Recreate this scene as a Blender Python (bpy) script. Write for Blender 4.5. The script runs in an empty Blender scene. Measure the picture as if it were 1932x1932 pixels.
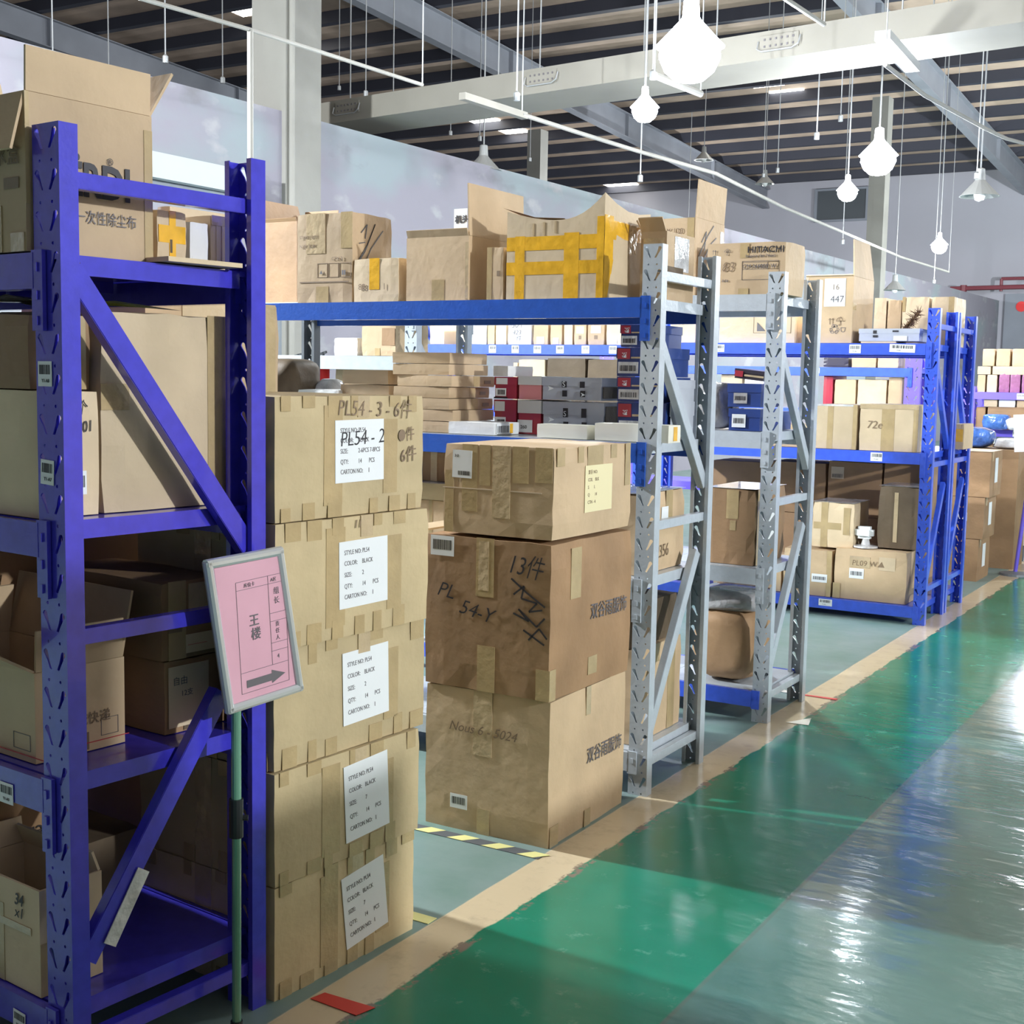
import bpy, bmesh, math, random
from mathutils import Vector, Matrix
random.seed(7)
S = bpy.context.scene
COL = S.collection
# ---------------------------------------------------------------- camera
F, PIT, ROLL, YAW, CH = 2440.0, 0.10385696, 0.01907485, 0.54302344, 1.523
_c, _s = math.cos(YAW), math.sin(YAW)
FW = Vector((-_s*math.cos(PIT), _c*math.cos(PIT), -math.sin(PIT)))
_r = Vector((_c, _s, 0)); _u = _r.cross(FW)
RR = math.cos(ROLL)*_r + math.sin(ROLL)*_u
UU = -math.sin(ROLL)*_r + math.cos(ROLL)*_u
CP = Vector((0, 0, CH))
cam = bpy.data.cameras.new('camera'); cob = bpy.data.objects.new('camera', cam); COL.objects.link(cob)
cam.sensor_width = 36; cam.sensor_fit = 'HORIZONTAL'; cam.lens = F/1932*36; cam.clip_start = .05; cam.clip_end = 200
M = Matrix((RR, UU, -FW)).transposed().to_4x4(); M.translation = CP
cob.matrix_world = M
S.camera = cob
# ---------------------------------------------------------------- world, lights, exposure
S.view_settings.view_transform = 'Standard'; S.view_settings.look = 'None'
S.view_settings.gamma = 1; S.view_settings.use_curve_mapping = False
S.view_settings.exposure = 0.35
W = bpy.data.worlds.new('world'); S.world = W; W.use_nodes = True
W.node_tree.nodes['Background'].inputs[0].default_value = (.80, .88, 1, 1)
W.node_tree.nodes['Background'].inputs[1].default_value = .06
LAMP_W = 260            # power of the lit high bay lamps
AISLE_W = 520
# lit lamps that the photo shows (x, y, z, power factor) and unseen ones outside its frame, several added as fill
LAMPS_SEEN = [(-3.69, 8.33, 3.8, 1.3), (-3.73, 13.08, 3.8, 1.1), (-4.84, 10.04, 3.8, .4), (-4.71, 15.3, 3.8, .5), (-5.37, 22.7, 3.9, 1.6)]
LAMPS_OFF = [(-8.1, 3.15, 4.3, 9.5), (6.6, 3.0, 3.8, 3.4), (2.2, 9.0, 3.8, .35), (1.2, 18.0, 3.9, 1.5), (-3.45, 23.6, 3.9, 1.8), (-14.5, 33.0, 5.5, 4), (-1.0, 31.0, 4.2, 6)]  # over-aisle, behind-wall and door-side lamps are added to brighten floor and far walls
# ---------------------------------------------------------------- geometry helpers
def ray(px, py): return FW + RR*((px-966)/F) + UU*((966-py)/F)
def PY(px, py, y): d = ray(px, py); return CP + d*(y/d.y)
def PX(px, py, x): d = ray(px, py); return CP + d*(x/d.x)
def PZ(px, py, z): d = ray(px, py); return CP + d*((z-CH)/d.z)
TH = math.radians(5.4)
RU = Vector((math.cos(TH), -math.sin(TH), 0)); RV = Vector((math.sin(TH), math.cos(TH), 0)); RO = Vector((-2.085, 1.769, 0))
def PA(px, py, a):                       # near rack's own frame: point at a given a, returns (b, z)
    d = ray(px, py); t = ((RO - CP).dot(RU)+a)/d.dot(RU); p = CP + d*t
    return (p-RO).dot(RV), p.z
def PB(px, py, b):
    d = ray(px, py); t = ((RO - CP).dot(RV)+b)/d.dot(RV); p = CP + d*t
    return (p-RO).dot(RU), p.z
# ---------------------------------------------------------------- materials
MATS = {}
def mat(n): return MATS[n]
def simple(n, col, rough=.5, metal=0, coat=0, emis=None, es=0, noise=0, nscale=8, bump=0, bscale=40, trans=0, alpha=1):
    m = bpy.data.materials.new(n); m.use_nodes = True; nt = m.node_tree; b = nt.nodes['Principled BSDF']
    b.inputs['Base Color'].default_value = (*col, 1); b.inputs['Roughness'].default_value = rough
    b.inputs['Metallic'].default_value = metal; b.inputs['Coat Weight'].default_value = coat
    b.inputs['Transmission Weight'].default_value = trans; b.inputs['Alpha'].default_value = alpha
    if emis: b.inputs['Emission Color'].default_value = (*emis, 1); b.inputs['Emission Strength'].default_value = es
    if noise or bump: tc = nt.nodes.new('ShaderNodeTexCoord')
    if noise:
        oi = nt.nodes.new('ShaderNodeObjectInfo'); va = nt.nodes.new('ShaderNodeVectorMath'); va.operation = 'ADD'
        nt.links.new(tc.outputs['Object'], va.inputs[0]); nt.links.new(oi.outputs['Location'], va.inputs[1])
        nz = nt.nodes.new('ShaderNodeTexNoise'); nz.inputs['Scale'].default_value = nscale; nz.inputs['Detail'].default_value = 5
        nt.links.new(va.outputs[0], nz.inputs['Vector'])
        mr = nt.nodes.new('ShaderNodeMapRange'); mr.inputs[1].default_value = .3; mr.inputs[2].default_value = .7
        mr.inputs[3].default_value = 1-noise; mr.inputs[4].default_value = 1+noise
        nt.links.new(nz.outputs[0], mr.inputs[0])
        mx = nt.nodes.new('ShaderNodeVectorMath'); mx.operation = 'SCALE'; mx.inputs[0].default_value = col
        nt.links.new(mr.outputs[0], mx.inputs['Scale']); nt.links.new(mx.outputs[0], b.inputs['Base Color'])
    if bump:
        n2 = nt.nodes.new('ShaderNodeTexNoise'); n2.inputs['Scale'].default_value = bscale; n2.inputs['Detail'].default_value = 3
        nt.links.new(tc.outputs['Object'], n2.inputs['Vector'])
        bp = nt.nodes.new('ShaderNodeBump'); bp.inputs['Strength'].default_value = bump; bp.inputs['Distance'].default_value = .01
        nt.links.new(n2.outputs[0], bp.inputs['Height']); nt.links.new(bp.outputs[0], b.inputs['Normal'])
    MATS[n] = m; return m
def cardmat(n, col, var=.10):
    m = simple(n, col, rough=.62, noise=var, nscale=5, bump=.25, bscale=22)
    nt = m.node_tree; b = nt.nodes['Principled BSDF']
    b.inputs['Specular IOR Level'].default_value = .25
    # per-carton tone shift
    oi = nt.nodes.new('ShaderNodeObjectInfo'); mr = nt.nodes.new('ShaderNodeMapRange'); mr.inputs[3].default_value = .88; mr.inputs[4].default_value = 1.1
    nt.links.new(oi.outputs['Random'], mr.inputs[0])
    src = b.inputs['Base Color'].links[0].from_socket
    sc = nt.nodes.new('ShaderNodeVectorMath'); sc.operation = 'SCALE'
    nt.links.new(src, sc.inputs[0]); nt.links.new(mr.outputs[0], sc.inputs['Scale']); nt.links.new(sc.outputs[0], b.inputs['Base Color'])
    return m
cardmat('card', (.54, .40, .25)); cardmat('card_light', (.64, .51, .34)); cardmat('card_cream', (.66, .53, .36))
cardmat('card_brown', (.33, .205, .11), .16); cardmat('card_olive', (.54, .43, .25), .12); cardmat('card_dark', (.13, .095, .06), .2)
cardmat('card_white', (.72, .73, .72), .05)
simple('card_edge', (.62, .50, .36), .8)
simple('tape', (.46, .345, .18), .24, coat=.35, noise=.10, nscale=14, bump=.15, bscale=60)
simple('tape_clear', (.54, .42, .26), .12, coat=.8, noise=.1, bump=.5, bscale=30)
simple('tape_yellow', (.78, .43, .03), .18, coat=.6, noise=.14, nscale=20, bump=.3, bscale=30)
simple('wrap_grey', (.34, .33, .33), .16, coat=.8, noise=.3, nscale=9, bump=1, bscale=20)
simple('wrap_film', (.62, .62, .62), .12, coat=.8, noise=.3, nscale=12, bump=1, bscale=25)
simple('paper', (.80, .83, .84), .5, bump=.1, bscale=12)
simple('paper_yellow', (.78, .70, .42), .5)
simple('pink_paper', (.66, .37, .45), .35, noise=.04)
simple('ink', (.022, .02, .025), .5); simple('ink_grey', (.13, .12, .13), .5); simple('ink_red', (.55, .04, .05), .5)
simple('ink_faint', (.22, .15, .09), .6)
simple('blue_near', (.048, .042, .52), .24, coat=.5, noise=.10, nscale=30, bump=.04, bscale=90)
simple('blue_beam', (.018, .095, .48), .30, coat=.4, noise=.08, nscale=25, bump=.12, bscale=80)
simple('blue_far', (.045, .11, .68), .30, coat=.4, noise=.1, nscale=25)
simple('purple_far', (.17, .12, .72), .35, coat=.3)
simple('grey_rack', (.46, .51, .56), .32, coat=.3, noise=.06, nscale=25, bump=.1, bscale=80)
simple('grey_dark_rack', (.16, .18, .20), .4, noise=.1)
simple('galv', (.55, .57, .58), .35, metal=.6)
simple('silver', (.62, .66, .68), .28, metal=.55)
simple('green_pole', (.16, .36, .26), .25, metal=.3, coat=.5)
simple('black_plastic', (.012, .016, .018), .4)
def wall_mat():
    m = simple('wall_plaster', (.25, .25, .28), .9, bump=.35, bscale=3); nt = m.node_tree; N = nt.nodes; L = nt.links; b = N['Principled BSDF']
    geo = N.new('ShaderNodeNewGeometry'); mp = N.new('ShaderNodeMapping'); mp.inputs['Scale'].default_value = (.6, .6, 1.1); L.new(geo.outputs['Position'], mp.inputs[0])
    prev = None; cols = [((.245, .235, .275), (.235, .275, .295), .9, .46, .60), (None, (.17, .165, .18), 1.7, .60, .74), (None, (.31, .31, .33), 3.1, .60, .70)]
    for i, (a, c, sc, lo, hi) in enumerate(cols):
        n = N.new('ShaderNodeTexNoise'); n.inputs['Scale'].default_value = sc; n.inputs['Detail'].default_value = 5; L.new(mp.outputs[0], n.inputs['Vector'])
        r = N.new('ShaderNodeMapRange'); r.inputs[1].default_value = lo; r.inputs[2].default_value = hi; L.new(n.outputs[0], r.inputs[0])
        x = N.new('ShaderNodeMix'); x.data_type = 'RGBA'; L.new(r.outputs[0], x.inputs[0])
        if prev is None: x.inputs[6].default_value = (*a, 1)
        else: L.new(prev, x.inputs[6])
        x.inputs[7].default_value = (*c, 1); prev = x.outputs[2]
    L.new(prev, b.inputs['Base Color'])
wall_mat()
simple('wall_back', (.40, .40, .45), .9, noise=.05, nscale=.3)
simple('wall_paint', (.42, .45, .46), .8, noise=.05, nscale=1)
simple('concrete', (.28, .275, .25), .85, noise=.12, nscale=1.2, bump=.2, bscale=12)
simple('duct', (.24, .228, .195), .6, noise=.12, nscale=.9, bump=.1, bscale=6)
simple('roof_sheet', (.52, .40, .31), .8, noise=.25, nscale=1.0)
simple('purlin', (.035, .038, .055), .6)
simple('rafter', (.25, .265, .30), .6, noise=.08, nscale=1.5)
simple('skylight', (.9, .9, .9), .4, emis=(1, .97, .88), es=9)
simple('lamp_lit', (1, 1, 1), .3, emis=(.86, .94, 1), es=60)
simple('lamp_shade_lit', (.9, .9, .9), .3, emis=(.86, .94, 1), es=22)
simple('lamp_shade', (.38, .39, .385), .4, metal=.2)
simple('lamp_glass', (.8, .82, .8), .2)
simple('pipe_red', (.20, .045, .06), .5)
simple('red', (.75, .03, .03), .4); simple('red_mark', (.62, .05, .035), .6)
simple('shoe_red', (.38, .03, .05), .3, coat=.3); simple('shoe_pink', (.72, .28, .27), .3, coat=.3)
simple('shoe_blue', (.022, .05, .21), .3, coat=.3, noise=.15); simple('shoe_silver', (.46, .49, .55), .3, coat=.2, noise=.06)
simple('shoe_black', (.035, .03, .045), .3, coat=.3)
simple('plum', (.30, .10, .22), .4, noise=.2, nscale=30)
simple('haz_yellow', (.75, .72, .30), .5); simple('haz_dark', (.10, .11, .12), .5)
simple('plastic_blue', (.06, .16, .50), .18, coat=.7, noise=.4, nscale=18, bump=1, bscale=25)
simple('green_film', (.22, .26, .04), .2, coat=.6, bump=1, bscale=12)
simple('door_grey', (.22, .24, .28), .6, noise=.1, nscale=1); simple('window_dark', (.09, .10, .11), .15)
simple('fur', (.20, .12, .08), .9)
simple('beige', (.72, .70, .60), .5)

def floor_mat():
    m = bpy.data.materials.new('floor_paint'); m.use_nodes = True; nt = m.node_tree; N = nt.nodes; L = nt.links
    b = N['Principled BSDF']
    geo = N.new('ShaderNodeNewGeometry'); sx = N.new('ShaderNodeSeparateXYZ'); L.new(geo.outputs['Position'], sx.inputs[0])
    def noise(sc, det=4, rough=.55, vec=None):
        n = N.new('ShaderNodeTexNoise'); n.inputs['Scale'].default_value = sc; n.inputs['Detail'].default_value = det
        n.inputs['Roughness'].default_value = rough; L.new(vec or geo.outputs['Position'], n.inputs['Vector']); return n.outputs[0]
    def math_(op, a, b_, c=None):
        n = N.new('ShaderNodeMath'); n.operation = op
        for i, v in enumerate((a, b_, c)):
            if v is None: continue
            if isinstance(v, (int, float)): n.inputs[i].default_value = v
            else: L.new(v, n.inputs[i])
        return n.outputs[0]
    def mix(f, a, c):
        n = N.new('ShaderNodeMix'); n.data_type = 'RGBA'; L.new(f, n.inputs[0])
        for i, v in ((6, a), (7, c)):
            if isinstance(v, tuple): n.inputs[i].default_value = (*v, 1)
            else: L.new(v, n.inputs[i])
        return n.outputs[2]
    def step(v, e, w=.004): 
        n = N.new('ShaderNodeMapRange'); L.new(v, n.inputs[0]); n.inputs[1].default_value = e-w; n.inputs[2].default_value = e+w; return n.outputs[0]
    x = sx.outputs[0]
    big = noise(1.3); fine = noise(9, 6, .7); edge = noise(5, 4, .6)
    green = mix(step(big, .52, .13), (.000, .185, .108), (.006, .24, .155))
    green = mix(step(fine, .66, .07), green, (.10, .36, .27))
    bay = mix(step(noise(3.5, 5), .5, .2), (.15, .25, .215), (.23, .31, .30))
    side = mix(step(noise(1.8), .5, .25), (.05, .17, .14), (.12, .25, .23))
    xin = math_('ADD', x, math_('MULTIPLY', math_('SUBTRACT', noise(2.5), .5), .012))
    xout = math_('ADD', x, math_('MULTIPLY', math_('SUBTRACT', edge, .5), .05))
    line = mix(step(fine, .62, .1), (.62, .51, .34), (.50, .41, .28))
    c = mix(step(x, -1.19, .006), green, side)
    worn = math_('MULTIPLY', step(noise(7, 6, .75), .55, .03), math_('SUBTRACT', 1, step(xout, -1.80, .004)))
    c = mix(step(xout, -1.825, .003), line, c)
    c = mix(math_('MULTIPLY', worn, step(xout, -1.835, .003)), c, (.20, .16, .13))
    c = mix(step(xin, -1.972, .003), bay, c)
    d = math_('ABSOLUTE', math_('ADD', x, 1.19), 0)
    c = mix(math_('SUBTRACT', 1, step(d, .006, .003)), c, (.10, .19, .16))
    L.new(c, b.inputs['Base Color'])
    # roughness: glossy film beyond the joint, duller bays
    r = mix(step(x, -1.19, .02), (.20, .20, .20), (.10, .10, .10)); r = mix(step(xin, -1.972, .01), (.42, .42, .42), r)
    rr = math_('ADD', r, math_('MULTIPLY', math_('SUBTRACT', fine, .5), .16)); L.new(rr, b.inputs['Roughness'])
    mp = N.new('ShaderNodeMapping'); mp.inputs['Rotation'].default_value = (0, 0, .5); mp.inputs['Scale'].default_value = (1.0, 2.6, 1)
    L.new(geo.outputs['Position'], mp.inputs[0])
    wr = noise(2.2, 3, .5, mp.outputs[0]); w2 = noise(9, 4, .6, mp.outputs[0])
    h = math_('ADD', math_('MULTIPLY', wr, 1.0), math_('MULTIPLY', w2, .10))
    h = math_('MULTIPLY', h, math_('ADD', math_('MULTIPLY', step(x, -1.25, .35), .8), .2))
    bp = N.new('ShaderNodeBump'); bp.inputs['Strength'].default_value = .5; bp.inputs['Distance'].default_value = .025
    L.new(h, bp.inputs['Height']); L.new(bp.outputs[0], b.inputs['Normal'])
    L.new(math_('ADD', math_('MULTIPLY', step(x, -1.19, .02), .65), .02), b.inputs['Coat Weight']); b.inputs['Coat Roughness'].default_value = .17
    b2 = N.new('ShaderNodeBump'); b2.inputs['Strength'].default_value = .25; b2.inputs['Distance'].default_value = .012
    L.new(h, b2.inputs['Height']); L.new(b2.outputs[0], b.inputs['Coat Normal'])
    MATS['floor'] = m
floor_mat()
# ---------------------------------------------------------------- object helpers
def obj(name, bm, m, parent=None):
    if isinstance(bm, bmesh.types.BMesh):
        me = bpy.data.meshes.new(name); bm.to_mesh(me); bm.free()
    else: me = bm
    for k in (m if isinstance(m, (list, tuple)) else [m]): me.materials.append(mat(k))
    o = bpy.data.objects.new(name, me); COL.objects.link(o)
    if parent: o.parent = parent
    return o
def tag(o, label, cat, group=None, kind=None):
    if label: o['label'] = label
    if cat: o['category'] = cat
    if group: o['group'] = group
    if kind: o['kind'] = kind
    return o
def thing(name, label, cat, loc=(0, 0, 0), rz=0, group=None):
    o = bpy.data.objects.new(name, None); COL.objects.link(o); o.location = loc; o.rotation_euler = (0, 0, rz)
    o.empty_display_size = .1
    return tag(o, label, cat, group)
def struct(name, bm, m, parent=None):
    o = obj(name, bm, m, parent); o['kind'] = 'structure'; return o
def B(): return bmesh.new()
def box(bm, x0, x1, y0, y1, z0, z1, mtx=None):
    v = [bm.verts.new((x, y, z)) for z in (z0, z1) for y in (y0, y1) for x in (x0, x1)]
    for f in ((0, 2, 3, 1), (4, 5, 7, 6), (0, 1, 5, 4), (2, 6, 7, 3), (0, 4, 6, 2), (1, 3, 7, 5)): bm.faces.new([v[i] for i in f])
    if mtx is not None: bmesh.ops.transform(bm, matrix=mtx, verts=v)
    return v
def bar(bm, p, q, w, h, up=Vector((0, 0, 1))):       # rectangular bar from p to q
    p = Vector(p); q = Vector(q); d = (q-p); L = d.length; d.normalize(); s = d.cross(up).normalized(); u = s.cross(d)
    m = Matrix((s, d, u)).transposed().to_4x4(); m.translation = p
    return box(bm, -w/2, w/2, 0, L, -h/2, h/2, m)
def tube(bm, pts, r, n=8, cap=True):
    pts = [Vector(p) for p in pts]; rings = []
    rs = r if isinstance(r, (list, tuple)) else [r]*len(pts)
    for i, p in enumerate(pts):
        d = (pts[min(i+1, len(pts)-1)]-pts[max(i-1, 0)]).normalized()
        a = Vector((1, 0, 0)) if abs(d.x) < .9 else Vector((0, 1, 0)); s = d.cross(a).normalized(); u = s.cross(d)
        rings.append([bm.verts.new(p+(s*math.cos(2*math.pi*k/n)+u*math.sin(2*math.pi*k/n))*rs[i]) for k in range(n)])
    for a, b in zip(rings, rings[1:]):
        for k in range(n): bm.faces.new((a[k], a[(k+1) % n], b[(k+1) % n], b[k]))
    if cap: bm.faces.new(rings[0][::-1]); bm.faces.new(rings[-1])
def lathe(bm, prof, c=(0, 0, 0), n=20):
    c = Vector(c); rings = []
    for r, z in prof: rings.append([bm.verts.new(c+Vector((max(r, .0005)*math.cos(2*math.pi*k/n), max(r, .0005)*math.sin(2*math.pi*k/n), z))) for k in range(n)])
    for a, b in zip(rings, rings[1:]):
        for k in range(n): bm.faces.new((a[k], a[(k+1) % n], b[(k+1) % n], b[k]))
def fnorm(bm): bmesh.ops.recalc_face_normals(bm, faces=bm.faces)
FACES = {'f': ((-1, -1, 0), (1, 0, 0), (0, 0, 1), (0, -1, 0)), 'r': ((1, -1, 0), (0, 1, 0), (0, 0, 1), (1, 0, 0)),
         'l': ((-1, 1, 0), (0, -1, 0), (0, 0, 1), (-1, 0, 0)), 'b': ((1, 1, 0), (-1, 0, 0), (0, 0, 1), (0, 1, 0)), 't': ((-1, -1, 1), (1, 0, 0), (0, 1, 0), (0, 0, 1))}
def fmat(dim, face, off=0):
    w, d, h = dim; o, u, v, n = [Vector(k) for k in FACES[face]]
    o = Vector((o.x*w/2, o.y*d/2, o.z*h)) + n*off
    m = Matrix((u, v, n)).transposed().to_4x4(); m.translation = o
    fw = {'f': w, 'b': w, 't': w, 'r': d, 'l': d}[face]; fh = d if face == 't' else h
    return m, fw, fh
_txt = {}
def text_mesh(s, size, shear=0, align='LEFT', bold=0):
    k = (s, size, shear, align, bold)
    if k in _txt: return _txt[k].copy()
    cu = bpy.data.curves.new('t', 'FONT'); cu.body = s; cu.size = size; cu.shear = shear; cu.align_x = align; cu.extrude = .0003; cu.resolution_u = 3
    cu.offset = bold
    o = bpy.data.objects.new('t', cu); COL.objects.link(o); bpy.context.view_layer.update()
    me = bpy.data.meshes.new_from_object(o.evaluated_get(bpy.context.evaluated_depsgraph_get()))
    bpy.data.objects.remove(o); bpy.data.curves.remove(cu); me.materials.clear(); _txt[k] = me; return me.copy()
def text_on(parent, base, u, v, s, size, m='ink', off=.0008, shear=0, rot=0, name='printed_text', sx=1, bold=0):
    me = text_mesh(s, size, shear, bold=bold)
    me.transform(base @ Matrix.Translation((u, v, off)) @ Matrix.Rotation(rot, 4, 'Z') @ Matrix.Diagonal((sx, 1, 1, 1)))
    return obj(name, me, m, parent)
def carton_mesh(w, d, h, dent=.006, seg=6):
    bm = B(); box(bm, -w/2, w/2, -d/2, d/2, 0, h)
    if seg:
        bmesh.ops.subdivide_edges(bm, edges=bm.edges[:], cuts=seg, use_grid_fill=True)
        for v in bm.verts:
            ex = [abs(abs(v.co.x)-w/2) < 1e-5, abs(abs(v.co.y)-d/2) < 1e-5, v.co.z < 1e-5 or v.co.z > h-1e-5]
            k = sum(ex)
            if k >= 2:
                a = dent*(1.0 if k == 3 else random.uniform(.15, .8))
                if ex[0]: v.co.x -= math.copysign(a*random.uniform(.3, 1), v.co.x)
                if ex[1]: v.co.y -= math.copysign(a*random.uniform(.3, 1), v.co.y)
                if ex[2] and v.co.z > h/2: v.co.z -= a*random.uniform(.2, .8)
        for f in bm.faces: f.smooth = False
    return bm
def decals(root, dim, dec):
    tapes = {}
    for di, d in enumerate(dec or []):
        k = d[0]; dz = .00012*(di % 9)
        if k in ('tape', 'tape_clear', 'tape_yellow', 'card_edge', 'wrap_film', 'card_dark', 'card_brown', 'ink', 'ink_faint'):      # (mat, face, u0, v0, u1, v1)
            m, fw, fh = fmat(dim, d[1]); tb = B(); tapes.setdefault(k, []).append(tb)
            box(tb, d[2]*fw, d[4]*fw, d[3]*fh, d[5]*fh, .0004, (.0012 if k != 'tape_clear' else .0018)+dz, m)
        elif k == 'label':    # ('label', face, u0,v0,u1,v1, matname, [(u,v,text,size,mat)], tilt)
            m, fw, fh = fmat(dim, d[1]); u0, v0, u1, v1 = d[2]*fw, d[3]*fh, d[4]*fw, d[5]*fh
            cu, cv = (u0+u1)/2, (v0+v1)/2; t = d[8] if len(d) > 8 else 0
            mm = m @ Matrix.Translation((cu, cv, 0)) @ Matrix.Rotation(t, 4, 'Z'); w2, h2 = (u1-u0)/2, (v1-v0)/2
            bm = B(); box(bm, -w2, w2, -h2, h2, .0018, .0026, mm); lab = obj('paper_label', bm, d[6], root)
            if d[6] == 'paper' and dim[2] > .12: lab['label'] = 'white paper label'
            for tt in d[7]:
                if tt[0] == 'bars':
                    bb = B(); a0, b0, a1, b1 = tt[1:5]; xx = a0
                    while xx < a1:
                        wd = random.choice((.008, .014, .022, .03)); box(bb, -w2+xx*2*w2, -w2+min(xx+wd, a1)*2*w2, -h2+b0*2*h2, -h2+b1*2*h2, .0027, .0030, mm); xx += wd+random.choice((.012, .02, .03))
                    obj('barcode', bb, 'ink', lab)
                else: text_on(lab, mm, -w2+tt[0]*2*w2, -h2+tt[1]*2*h2, tt[2], tt[3], tt[4] if len(tt) > 4 else 'ink', off=.0030, sx=tt[5] if len(tt) > 5 else 1)
        elif k == 'text':     # ('text', face, u, v, string, size, mat, shear, rot)
            m, fw, fh = fmat(dim, d[1])
            o = text_on(root, m, d[2]*fw, d[3]*fh, d[4], d[5], d[6] if len(d) > 6 else 'ink', off=.0032, shear=d[7] if len(d) > 7 else 0, rot=d[8] if len(d) > 8 else 0, sx=d[9] if len(d) > 9 else 1,
                        name='handwriting' if len(d) > 7 and d[7] else 'printed_text', bold=d[10] if len(d) > 10 else (-.0005 if len(d) > 7 and d[7] and d[5] > .045 else 0))
        elif k == 'box':      # outlined frame
            m, fw, fh = fmat(dim, d[1]); bm = B(); u0, v0, u1, v1 = d[2]*fw, d[3]*fh, d[4]*fw, d[5]*fh; t = d[6]
            for a in ((u0, v0, u1, v0+t), (u0, v1-t, u1, v1), (u0, v0, u0+t, v1), (u1-t, v0, u1, v1)): box(bm, a[0], a[2], a[1], a[3], .0004, .0012, m)
            obj('printed_frame', bm, d[7], root)
        elif k == 'scrawl':   # ('scrawl', face, [[(u,v)..]..], width)
            m, fw, fh = fmat(dim, d[1]); bm = B()
            for st in d[2]:
                for a, b in zip(st, st[1:]):
                    pa = m @ Vector((a[0]*fw, a[1]*fh, .003)); pb = m @ Vector((b[0]*fw, b[1]*fh, .003))
                    if (pb-pa).length > 1e-4: bar(bm, pa, pb, d[3], .0012, up=(m.to_3x3() @ Vector((0, 0, 1))))
            obj('handwriting', bm, d[4] if len(d) > 4 else 'ink', root)
    for k, bm in [(k, q) for k, qs in tapes.items() for q in qs]:
        nm = {'card_edge': 'crease', 'wrap_film': 'plastic_film', 'card_dark': 'dark_print', 'card_brown': 'stain', 'ink': 'printed_mark', 'ink_faint': 'printed_mark'}.get(k, 'packing_tape')
        o = obj(nm, bm, k, root)
        if k == 'tape_yellow': o['label'] = 'yellow packing tape'
def carton(label, x0, x1, y0, y1, z0, z1, m='card', dec=None, group=None, cat='box', yaw=0, near=False, name='cardboard_box', open_=None, dent=.006, seg=5, body='carton_body'):
    """x/y/z extents in the world, or in the near rack's own frame when near=True"""
    w, d, h = x1-x0, y1-y0, z1-z0; cx, cy = (x0+x1)/2, (y0+y1)/2
    rz = yaw
    if near: p = RO+RU*cx+RV*cy; loc = (p.x, p.y, z0); rz = yaw-TH
    else: loc = (cx, cy, z0)
    if not dec and not open_:
        o = obj(name, carton_mesh(w, d, h, min(dent, .05*min(w, d, h)), seg if min(w, h) > .09 else 2), m); o.location = loc; o.rotation_euler = (0, 0, rz)
        return tag(o, label, cat, group)
    r = thing(name, label, cat, loc, rz, group)
    if open_:
        t = .006; bm = B()
        box(bm, -w/2, w/2, -d/2, -d/2+t, 0, h); box(bm, -w/2, w/2, d/2-t, d/2, 0, h)
        box(bm, -w/2, -w/2+t, -d/2+t, d/2-t, 0, h); box(bm, w/2-t, w/2, -d/2+t, d/2-t, 0, h); box(bm, -w/2+t, w/2-t, -d/2+t, d/2-t, 0, t)
        obj(body, bm, m, r)
        for (fc, L, ang, *rest) in open_:
            mm, fw, fh = fmat((w, d, h), fc); bm = B(); a = math.radians(ang)
            tp = rest[0] if rest else 0
            o_ = mm @ Vector((0, h, -t/2)); u = mm.to_3x3() @ Vector((1, 0, 0)); n = mm.to_3x3() @ Vector((0, 0, 1))
            dv = Vector((0, 0, math.cos(a)))+n*math.sin(a); nn = u.cross(dv)
            mt = Matrix((u, dv, nn)).transposed().to_4x4(); mt.translation = o_
            vs = box(bm, .004, fw-.004, 0.001, L, -t/2, t/2, mt)
            for i in (2, 6): vs[i].co += u*tp*fw
            for i in (3, 7): vs[i].co -= u*tp*fw
            obj('flap', bm, rest[1] if len(rest) > 1 else m, r)
    else: obj(body, carton_mesh(w, d, h, min(dent, .05*min(w, d, h)), seg), m, r)
    decals(r, (w, d, h), dec)
    return r
def pc(label, xl, xr, yt, y, z0, dep, m='card', **k):      # carton whose -Y face shows between two photo columns on plane y
    ym = yt+30; a = PY(xl, ym, y).x; b = PY(xr, ym, y).x; z1 = PY((xl+xr)/2, yt, y).z
    return carton(label, a, b, y, y+dep, z0, z1, m, **k)
# ---------------------------------------------------------------- the hall
bm = B(); box(bm, -14, 8, -8, 44, -.1, 0); struct('floor', bm, 'floor')
WH = 4.2
bm = B(); bar(bm, (-9.75, -8, WH/2), (-8.35, 43, WH/2), .2, WH); wl = struct('wall_left', bm, 'wall_plaster')
bm = B(); box(bm, -9.13, -9.03, 5.2, 9.95, 3.27, 3.50); struct('trim_1', bm, 'wall_paint')
bm = B(); box(bm, -30, 10, 43, 43.3, 0, 8.6); struct('wall_back', bm, 'wall_back')
bm = B(); box(bm, 8, 8.2, -8, 43, 0, 9); struct('wall_right', bm, 'wall_plaster')
def roofz(y): return 10.6-.053*y
bm = B(); v = box(bm, -30, 10, -8, 44, 0, .1)
for q in v: q.co.z += roofz(q.co.y)
struct('ceiling', bm, 'roof_sheet')
for i in range(27):
    y = 2.0+i*1.6; bm = B(); z = roofz(y)
    box(bm, -30, 8, y, y+.07, z-.26, z-.005); box(bm, -30, 8, y+.07, y+.20, z-.26, z-.23)
    struct('roof_purlin', bm, 'purlin')
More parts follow.
